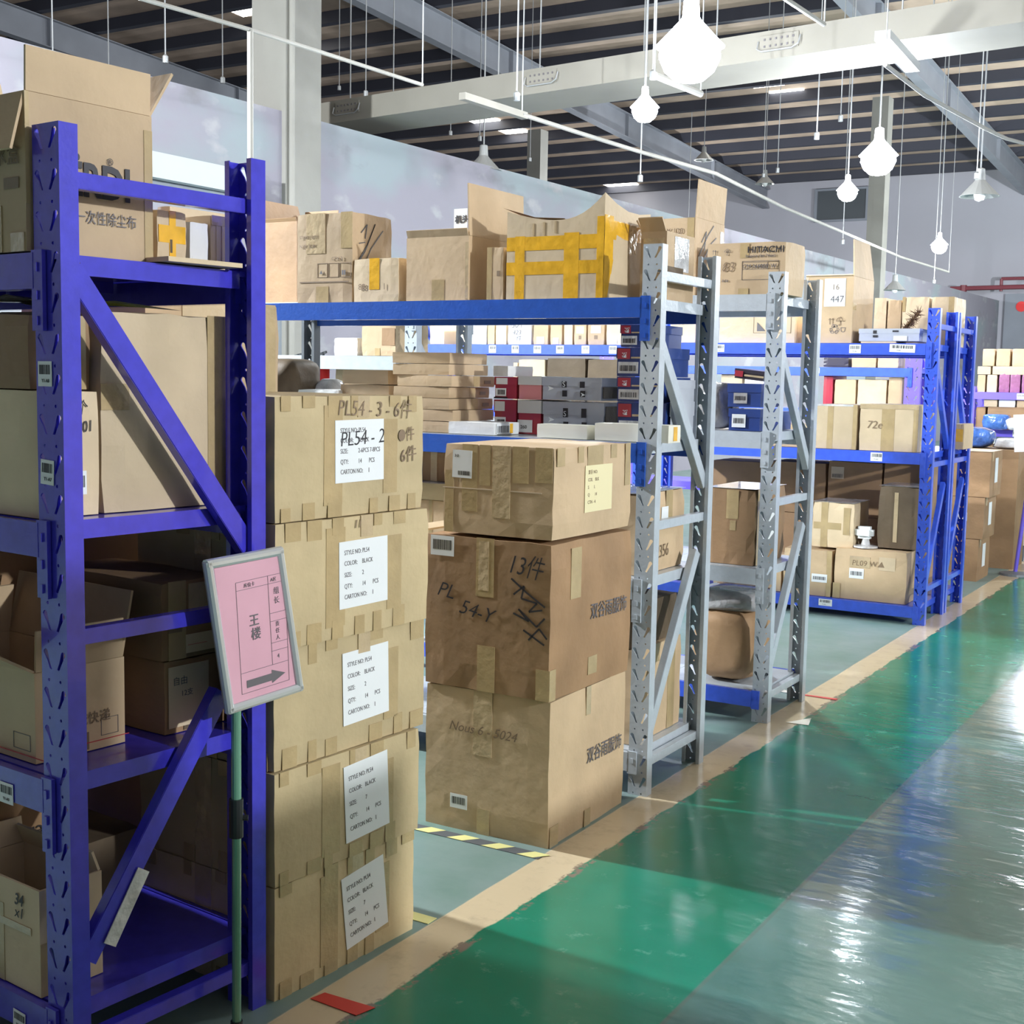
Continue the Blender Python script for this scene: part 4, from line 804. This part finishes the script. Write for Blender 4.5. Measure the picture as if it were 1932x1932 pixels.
# shoe boxes
def shoebox(label, x0, x1, y0, d, z0, z1, body, lid, grp, end=None, dec=()):
    r = thing('shoe_box', label, 'shoe box', ((x0+x1)/2, y0+d/2, z0), 0, grp); w = x1-x0; h = z1-z0
    bm = B(); box(bm, -w/2+.003, w/2-.003, -d/2+.003, d/2-.003, 0, h-.002); obj('box_body', bm, body, r)
    bm = B(); box(bm, -w/2, w/2, -d/2, d/2, h*.62, h); obj('lid', bm, lid, r)
    decals(r, (w, d, h), list(dec))
    return r
def sz(px, py, y): p = PY(px, py, y); return p.x, p.z
ys = 4.46
zA, zB, zC = Md, PY(1080, 756, ys).z, PY(1080, 712, ys).z
sx0, sx1 = PY(1024, 760, ys).x, PY(1140, 760, ys).x
slogo = [('text', 'f', .10, .40, '➤', .03, 'paper'), ('ink', 'f', .34, .55, .42, .82), ('ink', 'f', .35, .15, .43, .42), ('ink', 'f', .64, .55, .72, .82), ('ink', 'f', .65, .15, .73, .42), ('text', 'f', .35, .58, 'S', .03, 'paper'), ('text', 'f', .66, .17, '➤', .022, 'paper')]
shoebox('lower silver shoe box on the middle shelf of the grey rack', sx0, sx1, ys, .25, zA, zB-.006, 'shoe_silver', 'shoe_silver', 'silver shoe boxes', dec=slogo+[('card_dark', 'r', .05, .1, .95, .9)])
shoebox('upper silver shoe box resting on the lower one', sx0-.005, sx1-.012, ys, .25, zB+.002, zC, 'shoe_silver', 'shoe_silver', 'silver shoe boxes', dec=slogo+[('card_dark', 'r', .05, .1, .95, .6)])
rx = [PY(p, 760, ys).x for p in (932, 974, 977, 1021)]
wl_ = lambda: [('label', 'f', .08, .12, .55, .48, 'paper', [('bars', .2, .2, .9, .8)], 0), ('ink', 'f', .0, .0, .6, .08)]
shoebox('lower dark red shoe box next to the tall flat pile', rx[0], rx[1], ys, .25, zA, zB-.004, 'shoe_red', 'shoe_red', 'red shoe boxes', dec=wl_()+[('label', 'f', .05, .66, .5, .95, 'paper', [], 0)])
shoebox('upper dark red shoe box next to the tall flat pile', rx[0], rx[1], ys, .25, zB, zC-.003, 'shoe_red', 'shoe_red', 'red shoe boxes', dec=wl_()+[('label', 'f', .1, .66, .6, .95, 'paper', [], 0)])
shoebox('lower red and white shoe box touching the silver one', rx[2], rx[3], ys, .25, zA, zB-.004, 'shoe_red', 'card_white', 'red shoe boxes', dec=[('label', 'f', .02, .05, .65, .42, 'card_white', [(.2, .3, '260', .02)], 0)])
shoebox('upper salmon pink and white shoe box touching the silver one', rx[2], rx[3], ys, .25, zB, zC+.002, 'shoe_pink', 'card_white', 'red shoe boxes')
pc('white flat box lying on the upper dark red shoe box', 930, 958, 690, ys, zC-.001, .2, 'card_white')
bz = [Md, PY(1190, 758, ys).z, PY(1190, 710, ys).z, PY(1190, 655, ys).z, PY(1190, 612, ys).z]
bx = [(1170, 1262), (1168, 1258), (1166, 1255), (1172, 1240)]
for k, o in enumerate(('lowest', 'second', 'third', 'topmost')):
    a, b = PY(bx[k][0], 720, ys).x, PY(bx[k][1], 720, ys).x
    shoebox(f'{o} navy blue shoe box in the stack by the perforated grey post', a, b, ys-.02, .24, bz[k], bz[k+1]-.002, 'shoe_blue', 'shoe_blue', 'navy shoe boxes on the front grey rack', dec=[('label', 'f', .05, .10, .48, .50, 'wrap_film', [('bars', .1, .2, .9, .7)], 0), ('label', 'f', .03, .60, .30, .96, 'shoe_red', [(.3, .2, '✈', .02, 'paper')], 0), ('tape_clear', 'f', .32, .62, .9, .68)])
a, b = PY(1264, 760, ys).x, PY(1316, 760, ys).x
for k, (o, t) in enumerate((('lower', 758), ('upper', 716))):
    shoebox(f'{o} grey shoe box seen between the two posts of the front grey frame', a, min(b, -2.005), ys, .22, (Md, bz[1])[k], PY(1290, t, ys).z-.002, 'shoe_silver', 'shoe_silver', 'grey shoe boxes between the posts', dec=[('ink', 'f', .3, .2, .6, .5)])
# second grey rack, middle and lower shelves
y2 = 5.50; M2 = 1.304
def sbp(label, xl, xr, yt, y, z0, d, body, grp, dec=(), tilt=0):
    a, b = PY(xl, yt+20, y).x, min(PY(xr, yt+20, y).x, -2.04); z1 = PY((xl+xr)/2, yt, y).z
    r = shoebox(label, a, b, y, d, z0, z1, body, body, grp, dec=dec)
    if tilt: r.rotation_euler = (0, tilt, 0)
    return z1
z = sbp('lower navy shoe box with a white label on the second grey rack', 1374, 1470, 772, y2, M2, .25, 'shoe_blue', 'navy shoe boxes on the second grey rack', [('label', 'f', .12, .15, .55, .75, 'paper', [('bars', .1, .3, .9, .7)], 0)])
z = sbp('upper navy shoe box on the second grey rack', 1372, 1466, 724, y2, z+.008, .25, 'shoe_blue', 'navy shoe boxes on the second grey rack', [('label', 'f', .2, .15, .6, .6, 'wrap_grey', [('bars', .1, .3, .9, .7)], 0)])
sbp('dark shoe box with a reddish end tilted on top of the navy ones', 1384, 1462, 698, y2+.02, z+.018, .2, 'shoe_black', 'navy shoe boxes on the second grey rack', [('label', 'f', .02, .2, .3, .8, 'shoe_red', [], 0), ('tape_clear', 'f', .35, .3, 1, .5)], tilt=.10)
sack('plastic_sack', 'dark glossy plastic sack beside the navy shoe boxes', PY(1359, 760, 5.6).x-.03, 5.64, M2, .17, .2, PY(1360, 722, 5.6).z-M2, 'wrap_grey', 'plastic bag', seed=4)
shoebox('blue flat shoe box right of the second front post', -2.30, -2.035, 5.765, .14, M2, M2+.085, 'shoe_blue', 'shoe_blue', 'navy shoe boxes on the second grey rack')
z1 = PY(1390, 922, 5.5).z
carton('film-covered carton on the lower shelf of the second grey rack', PY(1330, 1000, 5.5).x, -2.045, 5.5, 5.90, .697, z1, 'card_brown', [('tape', 'f', .42, .60, .66, .98), ('tape', 'f', .5, .45, .62, .58), ('wrap_film', 't', .0, .0, 1, 1), ('label', 'r', .28, .30, .62, .82, 'paper', [(.2, .6, '2 14', .03, 'ink_grey')], 0), ('tape', 'r', .05, 0, .2, 1)], dent=.014)
sack('cardboard_box', 'crumpled old carton on the bottom shelf of the second grey rack', PY(1372, 1210, 5.6).x, 5.68, .142, .32, .36, PY(1372, 1150, 5.5).z-.142, 'card_brown', 'box', seed=2, k=.10)
sack('plastic_sack', 'dark plastic sheet slumped over the crumpled carton', PY(1375, 1130, 5.6).x, 5.68, PY(1372, 1150, 5.5).z-.02, .34, .36, .10, 'wrap_grey', 'plastic bag', seed=6)
# front grey rack, lower shelves at its right end
carton('carton with pen digits seen through the front grey frame', -2.50, -2.035, 4.28, 4.69, .802, 1.105, 'card', [('text', 'r', .36, .16, '2356', .07, 'ink_faint', .1, .05, .8), ('label', 'r', .45, .55, .60, .80, 'paper', [], 0), ('tape', 'r', .55, .6, .7, 1), ('wrap_film', 't', 0, 0, 1, 1)], dent=.014)
carton('tall carton seen through the lower part of the front grey frame', -2.55, -2.035, 4.28, 4.70, .162, .52, 'card', [('tape', 'r', .7, 0, .85, 1), ('tape', 'r', .3, .8, .5, 1)])
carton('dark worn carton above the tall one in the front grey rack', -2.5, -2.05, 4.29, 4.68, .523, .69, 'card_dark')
sack('plastic_sack', 'dark plastic bundle wedged under the third shelf of the front grey rack', -2.7, 4.5, .162, .25, .3, .45, 'wrap_grey', 'plastic bag', seed=9)
z = PY(825, 912, 4.30).z
carton('tape-striped carton in the gap between the two front stacks', PY(760, 930, 4.3).x, PY(862, 930, 4.3).x, 4.30, 4.66, .802, z-.07, 'card', [('tape', 'f', .5, 0, .56, 1)])
carton('shallow olive carton above it in the gap between the stacks', PY(762, 930, 4.3).x, PY(864, 930, 4.3).x, 4.29, 4.64, z-.068, z, 'card_olive', [('wrap_film', 't', 0, 0, 1, 1)])
carton('brown film-wrapped parcel topmost in the gap between the front stacks', PY(770, 880, 4.36).x, PY(849, 880, 4.36).x, 4.36, 4.60, z+.003, PY(820, 853, 4.36).z, 'card_brown', [('wrap_film', 'f', .2, 0, .35, 1), ('tape_clear', 'f', .55, 0, .7, 1)], dent=.02)
# far left grey bay
pc('plain carton with a tape flag on the far left grey shelf', 682, 747, 606, 5.5, 1.622, .3, 'card', dec=[('tape', 'f', .4, 0, .55, .22), ('card_brown', 'f', .6, .3, .97, .8)])
pc('grey plastic crate on the far left grey shelf', 630, 674, 637, 5.52, 1.622, .3, 'card_white')
def redthing(px, yt, yb, w, label):
    p = PY(px, yb, 5.56); t = PY(px, yt, 5.56); r = thing('fire_extinguisher', label, 'extinguisher', (p.x, p.y, 1.252)); h = t.z-1.252
    bm = B(); lathe(bm, [(0, 0), (w, .0), (w, h*.78), (w*.6, h*.88), (w*.25, h*.92), (0, h*.92)]); fnorm(bm); [setattr(f, 'smooth', True) for f in bm.faces]; obj('cylinder', bm, 'red', r)
    bm = B(); tube(bm, [(0, 0, h*.9), (0, 0, h)], w*.22, 8); bar(bm, (-w*.6, 0, h*.97), (w*.6, 0, h), .012, .012); obj('valve', bm, 'black_plastic', r)
redthing(610, 664, 705, .035, 'red cylinder just right of the dark grey post'); redthing(563, 668, 705, .045, 'red cylinder just left of the dark grey post')
pc('low brown carton behind the short flat pile', 632, 745, 690, 5.5, 1.252, .3, 'card')
# ---------------------------------------------------------------- blue rack, top beam row
y3 = 8.335; B3 = 1.767
row = [(811, 838, 607, 'card_light', 'upper'), (862, 878, 600, 'card_light', ''), (881, 918, 604, 'card_white', ''), (920, 933, 606, 'card_olive', ''), (935, 955, 602, 'card_light', ''), (958, 1002, 606, 'card_white', ''), (1006, 1034, 598, 'card', ''), (1038, 1060, 604, 'card', ''), (1064, 1080, 598, 'card_light', ''), (1083, 1106, 600, 'card', ''), (1109, 1140, 598, 'card', ''), (1144, 1172, 596, 'card_light', ''), (1176, 1202, 600, 'card_light', '')]
rl = ['pale carton in the tag row right of the blue post', 'thin pale carton behind the grey slanting brace', 'stack of white wrapped sheets in the tag row', 'narrow olive carton beside the white wrapped sheets', 'pale carton with a shaded edge in the tag row', 'white carton with handwriting in the tag row', 'carton with a white tag right of the white handwritten one', 'brown carton with white tag, third from the right end of the tag row', 'thin cream carton in the tag row', 'tan carton with a white sticker in the tag row, left of two alike', 'tan carton with a white sticker and a dark drop mark', 'pale carton just left of the navy shoe boxes', 'pale carton hidden behind the navy shoe boxes']
for (xl, xr, yt, m, _), n in zip(row, rl):
    d = []
    if xr-xl > 18: d = [('label', 'f', .25, .02, .75, .28, 'paper', [], 0)]
    if xl == 958: d = [('text', 'f', .15, .72, '30↑', .06, 'ink_grey', .2), ('text', 'f', .2, .42, '423', .05, 'ink_grey', .2), ('text', 'f', .35, .15, '件', .05, 'ink_grey', .2)]
    if xl in (1083, 1109): d = [('label', 'f', .2, .42, .8, .68, 'paper', [], 0), ('ink_faint', 'f', .4, .2, .6, .34)]
    pc(n, xl, xr, yt, y3, B3, .34, m, dec=d, group='cartons in the row above the price tags')
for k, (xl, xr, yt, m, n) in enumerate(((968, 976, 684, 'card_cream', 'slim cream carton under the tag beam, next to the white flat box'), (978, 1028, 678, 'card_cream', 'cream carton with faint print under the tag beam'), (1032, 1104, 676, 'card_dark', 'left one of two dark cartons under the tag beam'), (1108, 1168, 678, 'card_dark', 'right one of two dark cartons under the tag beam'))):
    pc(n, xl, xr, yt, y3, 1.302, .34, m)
# blue rack right bay, top
B1_ = 1.784
pc('cream carton with a triangle mark on the top shelf of the blue rack', 1357, 1500, 586, y3, B1_, .4, 'card_cream', dec=[('box', 'f', .46, .3, .95, 1.0, .003, 'ink_faint'), ('text', 'f', .50, .36, '◣', .10, 'ink_grey')])
pc('cream carton seen between the posts of the front grey frame', 1264, 1312, 600, y3, B1_, .35, 'card_cream', dec=[('text', 'f', .3, .75, '件2', .06, 'ink_faint', .1)])
sack('plastic_sack', 'brown paper parcel hanging over the blue beam between the grey posts', PY(1283, 655, 8.2).x, 8.20, 1.70, .26, .12, .24, 'wrap_grey', 'parcel', seed=7, k=.06) if False else None
z1 = PY(1560, 522, y3).z
r = carton('carton with a white numbered paper and one raised flap on the blue rack', PY(1518, 600, y3).x, PY(1608, 600, y3).x, y3, y3+.46, B1_, z1, 'card', [('label', 'f', .40, .55, .84, .97, 'paper', [(.3, .15, '447', .06, 'ink_grey'), (.35, .6, '16', .05, 'ink_faint')], 0), ('text', 'f', .50, .28, '⇈☂', .06, 'ink_faint'), ('text', 'f', .52, .16, '♻⛉', .06, 'ink_grey'), ('card_edge', 'f', 0, .0, .06, 1), ('tape', 'r', .0, .5, .15, .6)], open_=[('r', .24, -6, .10), ('f', .02, 60)])
z1 = PY(1670, 620, y3).z
shoebox('silver grey box with small dark marks beside the numbered carton', PY(1620, 640, y3).x, PY(1735, 640, y3).x, y3-.005, .3, B1_+.012, z1, 'shoe_silver', 'shoe_silver', None, dec=[('ink', 'f', .24, .30, .32, .48), ('ink', 'f', .24, .60, .30, .86), ('ink', 'f', .56, .72, .66, .86), ('label', 'f', .58, .05, .80, .42, 'paper', [], 0)])
bm = B(); box(bm, PY(1624, 650, y3).x, PY(1690, 650, y3).x, y3, y3+.25, B1_, B1_+.010); tag(obj('cardboard_sheet', bm, 'card_light'), 'thin pad under the silver grey box on the blue rack', 'cardboard')
yb = 8.93
pc('pale carton behind the silver grey box, nearest the raised flap', 1649, 1672, 562, yb, B1_, .35, 'card_cream'); pc('brown carton behind the silver grey box, second from the raised flap', 1674, 1700, 566, yb, B1_, .35, 'card')
pc('pale carton behind the brown brush on the blue rack', 1702, 1752, 560, yb, B1_, .30, 'card_cream', dec=[('tape', 'f', 0, .7, .12, 1)])
pc('olive topped carton at the right end of the blue rack top', 1757, 1800, 560, yb, B1_, .35, 'card_light', dec=[('tape', 'f', .75, 0, 1, 1)])
# brush / duster
r = thing('feather_duster', 'brown fluffy duster lying before the pale cartons on the blue rack', 'duster', (PY(1722, 600, 8.66).x, 8.66, B1_))
bm = B(); R_ = random.Random(5)
for k in range(160):
    t = R_.random(); c = Vector((-.08+.12*t, 0, .05+.16*t)); dv = Vector((R_.gauss(0, 1), R_.gauss(0, 1), R_.gauss(0, 1))).normalized()*R_.uniform(.03, .065); tube(bm, [c, c+dv], [.004, .001], 3, False)
obj('feathers', bm, 'fur', r); bm = B(); tube(bm, [(-.14, 0, .01), (.05, 0, .22)], .008, 6); obj('handle', bm, 'card_brown', r)
# blue rack middle and bottom shelves
M3 = 1.097; y3m = 8.33
pc('pale carton in clear film, left of two on the middle shelf of the blue rack', 1540, 1617, 763, y3m, M3, .42, 'card_light', dec=[('tape', 'f', .28, 0, .42, 1), ('wrap_film', 'f', .0, .96, 1, 1), ('tape', 'f', .9, 0, 1, 1)], group='pale cartons on the middle shelf')
pc('pale wide carton in clear film right of its twin on the blue rack', 1622, 1733, 763, y3m, M3, .42, 'card_light', dec=[('tape', 'f', .38, 0, .60, 1), ('text', 'f', .12, .48, '72e', .07, 'ink_faint', .2), ('tape_clear', 'f', .0, .9, 1, 1), ('tape', 'f', .92, 0, 1, 1)], group='pale cartons on the middle shelf')
pc('carton behind the second grey post on the middle shelf of the blue rack', 1440, 1535, 800, y3m, M3, .4, 'card')
pc('carton seen over the navy shoe boxes in the blue rack', 1340, 1430, 690, y3+.3, M3, .2, 'card_white') if False else None
pc('golden brown narrow carton between the posts of the blue end frames', 1800, 1818, 800, 9.0, M3, .3, 'card', dec=[('tape_yellow', 'f', .1, .3, .9, .8)])
pc('tall carton half hidden behind the front blue post', 1752, 1778, 783, 8.40, M3, .25, 'card_light') if False else None
L3 = .117
pc('wide carton with tag and pen writing at the right end of the bottom blue shelf', 1573, 1712, 1038, 8.33, L3, .40, 'card', dec=[('label', 'f', .22, .42, .42, .62, 'paper', [('bars', .1, .3, .9, .7)], 0), ('text', 'f', .25, .68, 'PL09 W▲', .05, 'ink_faint', .1), ('tape_clear', 'f', .22, .64, .5, .86), ('label', 'f', .62, .62, .84, .88, 'card_cream', [], 0), ('tape', 'f', .0, .0, .1, .3)], dent=.016)
pc('carton with a white tag left of the wide one on the bottom blue shelf', 1478, 1569, 1036, 8.33, L3, .40, 'card', dec=[('label', 'f', .60, .30, .92, .48, 'paper', [('bars', .1, .3, .9, .7)], 0), ('tape', 'f', .9, 0, 1, 1)])
pc('shallow pale carton far left on the bottom blue shelf', 1345, 1430, 1088, 8.33, L3, .3, 'card_light', dec=[('tape', 'f', .55, 0, .8, 1)])
pc('carton behind the grey diagonal on the bottom blue shelf', 1434, 1474, 1050, 8.34, L3, .3, 'card')
zt3 = PY(1600, 1036, 8.4).z+.004
pc('taped carton sitting on top of the white-tagged one in the blue rack', 1532, 1612, 948, 8.38, zt3, .34, 'card_light', dec=[('tape', 'f', .22, .0, .38, 1), ('tape', 'f', .05, .4, .7, .55), ('tape', 'f', .75, .3, .9, .9), ('wrap_film', 't', 0, 0, 1, 1)], dent=.012)
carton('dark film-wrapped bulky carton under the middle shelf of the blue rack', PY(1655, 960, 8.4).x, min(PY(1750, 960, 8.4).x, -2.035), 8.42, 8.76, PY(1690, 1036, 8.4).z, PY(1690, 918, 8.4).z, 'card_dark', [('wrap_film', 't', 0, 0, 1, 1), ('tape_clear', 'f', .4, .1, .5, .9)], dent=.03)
r = thing('desk_fan', 'white domed lamp head on a round base standing on the wide carton', 'lamp', (PY(1632, 1036, 8.42).x, 8.43, PY(1640, 1036, 8.4).z+.004))
bm = B(); lathe(bm, [(0, 0), (.08, .003), (.08, .014), (.03, .022), (.02, .06), (0, .06)]); fnorm(bm); obj('round_base', bm, 'wrap_film', r)
bm = B(); box(bm, -.07, .05, -.04, .04, .06, .14); bmesh.ops.bevel(bm, geom=bm.edges[:], offset=.02, segments=2, affect='EDGES'); obj('head', bm, 'paper', r)
r.name = 'scanner_stand'; r['label'] = 'small white device on a round base standing on the wide carton'; r['category'] = 'device'
yb = 8.93
for (xl, xr, yt, n) in ((1562, 1664, 872, 'brown carton with a small tag, left one of the rear pair under the middle beam'), (1667, 1745, 874, 'brown carton, right one of the rear pair under the middle beam'), (1452, 1558, 872, 'brown carton behind the second grey frame in the rear blue rack')):
    z1 = PY((xl+xr)/2, yt, yb).z
    z1 = min(z1, 1.01)
    carton(n, PY(xl, 900, yb).x, PY(xr, 900, yb).x, yb, yb+.42, .60, z1, 'card_brown', [('label', 'f', .06, .68, .30, .9, 'card_cream', [('bars', .1, .1, .9, .4)], 0)] if xl == 1562 else None, group='brown cartons in the rear blue rack')
    carton(n.replace('carton', 'lower carton', 1).replace('under the middle beam', 'near the bottom shelf').replace(' with a small tag', ''), PY(xl, 900, yb).x, PY(xr, 900, yb).x, yb, yb+.42, L3, .598, 'card_brown', group='brown cartons in the rear blue rack')
pc('carton at the left end of the rear blue rack lower shelf', 1345, 1446, 870, yb, L3, .4, 'card_brown')
pc('white-topped low carton behind the second grey frame', 1478, 1560, 908, 8.36, .62, .3, 'card_light') if False else None
# distant blue and violet rack rows
y4 = 11.03
for k, (xl, xr, yt, z0, m, n) in enumerate(((1553, 1600, 672, 1.662, 'shoe_black', 'dark glossy box high on the distant rack'), (1606, 1652, 672, 1.662, 'card', 'tan carton high on the distant rack, left of two'), (1655, 1694, 672, 1.662, 'card', 'tan carton high on the distant rack, right of two'),
      (1553, 1571, 706, 1.302, 'shoe_red', 'small box with a red top on the distant rack'), (1574, 1614, 716, 1.302, 'card', 'carton with a tape cross on the distant rack'), (1617, 1672, 716, 1.302, 'card_light', 'wide plain carton on the distant rack'), (1675, 1702, 712, 1.302, 'card', 'plain carton beside the violet post'), (1574, 1612, 698, .602, 'card', 'x'), (1360, 1400, 700, 1.302, 'card_light', 'pale carton on the distant rack behind the grey posts'), (1404, 1440, 700, 1.302, 'card_white', 'white carton on the distant rack behind the grey posts'))):
    if n == 'x': continue
    pc(n, xl, xr, yt, y4, z0, .4, m)
bm = B()
for k in range(5): box(bm, .02*k, .02*k+.016, 0, .2, 0, .16-.01*k)
o = tag(obj('folder_stack', bm, 'paper'), 'white upright sheets on the distant rack beside the violet post', 'sheets'); o.location = (PY(1655, 705, 11.2).x, 11.15, 1.50) ; bpy.data.objects.remove(o)
# floor stack beyond the blue rack
bl = ['bottom carton of the brown stack on the floor beyond the blue rack', 'middle carton with a white tag in the brown stack beyond the blue rack', 'top carton of the brown stack beyond the blue rack']
zc = [0, .335, .665, 1.02]
for k in range(3):
    carton(bl[k], -2.42, -2.055+(0, .03, .06)[k], 10.45, 10.90, zc[k], zc[k+1]-.002, 'card_brown', [('label', 'r', .35, .3, .6, .85, 'paper', [], 0), ('tape', 'r', .1, .8, .2, 1)]+([('label', 'f', .45, .42, .68, .62, 'paper', [('bars', .1, .3, .9, .7)], 0)] if k == 1 else [])+([('card_edge', 't', 0, 0, 1, 1)] if k == 2 else []), 'brown cartons beyond the blue rack')
carton('pale cupboard-like carton behind the brown stack at the right edge', -2.05, -1.70, 11.6, 12.0, 0.12, .88, 'beige', [('card_edge', 'f', 0, .62, 1, .64)]) if False else None
r = thing('cabinet', 'pale cream cabinet at the right edge beyond the brown carton stack', 'cabinet', (-1.72, 12.2, 0))
bm = B(); box(bm, -.30, .45, -.25, .25, .14, .66); obj('cabinet_body', bm, 'beige', r); bm = B(); box(bm, -.33, .48, -.28, .28, .66, .70); obj('worktop', bm, 'grey_dark_rack', r)
bm = B(); box(bm, -.30, .45, -.2, .25, .70, 1.02); obj('upper_body', bm, 'card_cream', r)
for x_ in (-.27, .42):
    for y_ in (-.22, .22): bm = B(); box(bm, x_-.02, x_+.02, y_-.02, y_+.02, 0, .14); obj('leg', bm, 'grey_dark_rack', r)
p = PZ(1915, 1085, 0)
r = thing('sign_stand', 'thin pole on a round foot with a pale board, cut off by the right edge', 'sign', (p.x, p.y, 0))
bm = B(); lathe(bm, [(0, .03), (.02, .03), (.12, .018), (.125, 0), (0, 0)], n=24); fnorm(bm); obj('base', bm, 'grey_dark_rack', r)
bm = B(); tube(bm, [(0, 0, .02), (.06, 0, .75)], .016, 10); tube(bm, [(.06, 0, .75), (.075, 0, 1.05)], .012, 10); obj('pole', bm, 'purple_far', r); bm = B(); tube(bm, [(.055, 0, .70), (.063, 0, .79)], .026, 10); obj('pole_clamp', bm, 'black_plastic', r)
bm = B(); box(bm, .02, .36, -.008, .008, 1.0, 1.30); bmesh.ops.transform(bm, matrix=Matrix.Rotation(-.08, 4, 'Y'), verts=bm.verts); obj('sign_board', bm, 'paper', r)
# violet rack at the aisle end
y5 = 14.03; V = 1.464
def vrow(items, z0, grp):
    top_ = None
    for (xl, xr, yt, m, n) in items: pc(n, xl, xr, yt, y5, z0, .4, m, group=grp)
    return PY(1880, items[0][2], y5).z+.003
z = vrow([(1843, 1858, 707, 'card', 'tan carton at the left of the lower row on the violet rack'), (1861, 1880, 707, 'card_light', 'pale carton left of the plum box'), (1884, 1904, 705, 'plum', 'left plum purple box on the violet rack'), (1905, 1924, 705, 'plum', 'right plum purple box on the violet rack'), (1927, 1950, 705, 'plum', 'plum box cut off by the right edge')], V, 'boxes on the upper violet shelf')
z = vrow([(1843, 1868, 691, 'card_light', 'left long flat carton above the plum boxes'), (1871, 1955, 691, 'card_light', 'right long flat carton above the plum boxes')], z, 'boxes on the upper violet shelf')
vrow([(1853, 1876, 658, 'card', 'left small carton in the top row of the violet rack'), (1879, 1905, 658, 'card', 'middle small carton in the top row of the violet rack'), (1909, 1945, 658, 'card', 'right small carton in the top row of the violet rack')], z, 'boxes on the upper violet shelf')
V2 = 1.082
z = vrow([(1840, 1858, 768, 'card_brown', 'brown carton end on the second violet shelf'), (1862, 1950, 768, 'card_brown', 'long brown open carton on the second violet shelf')], V2, 'cartons on the second violet shelf')
vrow([(1855, 1880, 752, 'card_light', 'pale carton under the upper violet beam'), (1883, 1914, 752, 'card_white', 'white carton with red print under the upper violet beam'), (1917, 1950, 752, 'card', 'tan carton under the upper violet beam')], z, 'cartons under the upper violet beam')
q = PY(1880, 800, 13.9)
sack('plastic_sack', 'blue and white plastic packets piled on the second violet shelf', PY(1880, 800, 13.85).x, 13.86, V2+.0, .26, .22, .16, 'plastic_blue', 'packets', seed=11); sack('plastic_sack', 'white plastic packets at the right edge on the second violet shelf', PY(1920, 800, 13.85).x, 13.86, V2, .20, .22, .13, 'wrap_film', 'packets', seed=12)
pc('printed carton under the lower violet beam', 1876, 1925, 829, y5, .452, .4, 'card'); pc('brown carton under the lower violet beam next to the blue post', 1842, 1872, 829, y5, .452, .4, 'card_brown')
sack('plastic_sack', 'bright blue plastic bag on top of things beyond the brown stack', PY(1852, 870, 11.4).x, 11.5, 1.0, .30, .25, .16, 'plastic_blue', 'plastic bag', seed=14) if False else None
r = carton('wide carton on the floor beyond the brown stack, blue plastic bag on it', -2.55, -1.95, 11.35, 11.8, 0, 1.0, 'card_brown')
sack('plastic_sack', 'bright blue plastic bag slumped beyond the brown carton stack', -2.36, 11.55, 1.0, .34, .3, .17, 'plastic_blue', 'plastic bag', seed=14); sack('plastic_sack', 'clear plastic bag beside the bright blue one', -2.08, 11.55, 1.0, .2, .25, .09, 'wrap_film', 'plastic bag', seed=15)

# unseen cartons added right of the view to shade the near rack and the floor
for (y0, y1, z0, h, l) in ((2.95, 4.25, 0, 1.36, 'near wide'), (4.4, 5.9, 0, 1.36, 'far wide'), (1.0, 2.40, .14, .62, 'bottom left'), (1.0, 2.41, .765, .62, 'middle left'), (1.0, 2.40, 1.39, .62, 'top left'), (2.43, 2.86, .14, .62, 'bottom right'), (2.43, 2.86, .765, .62, 'middle right'), (2.43, 2.85, 1.39, .22, 'top right')):
    carton('%s unseen big carton added to shade the aisle, right of the view' % l, 1.25, 1.95, y0, y1, z0, z0+h-.003, 'card', group='pallet load across the aisle')
bm = B()
for y_ in (1.05, 1.5, 1.95, 2.4, 2.81): box(bm, 1.22, 2.0, y_-.05, y_+.05, .11, .138)
for x_ in (1.26, 1.61, 1.96): box(bm, x_-.04, x_+.04, 1.0, 2.86, 0, .11)
tag(obj('added_pallet', bm, 'card_light'), 'wooden base under the unseen cartons added to shade the aisle', 'added_pallet')
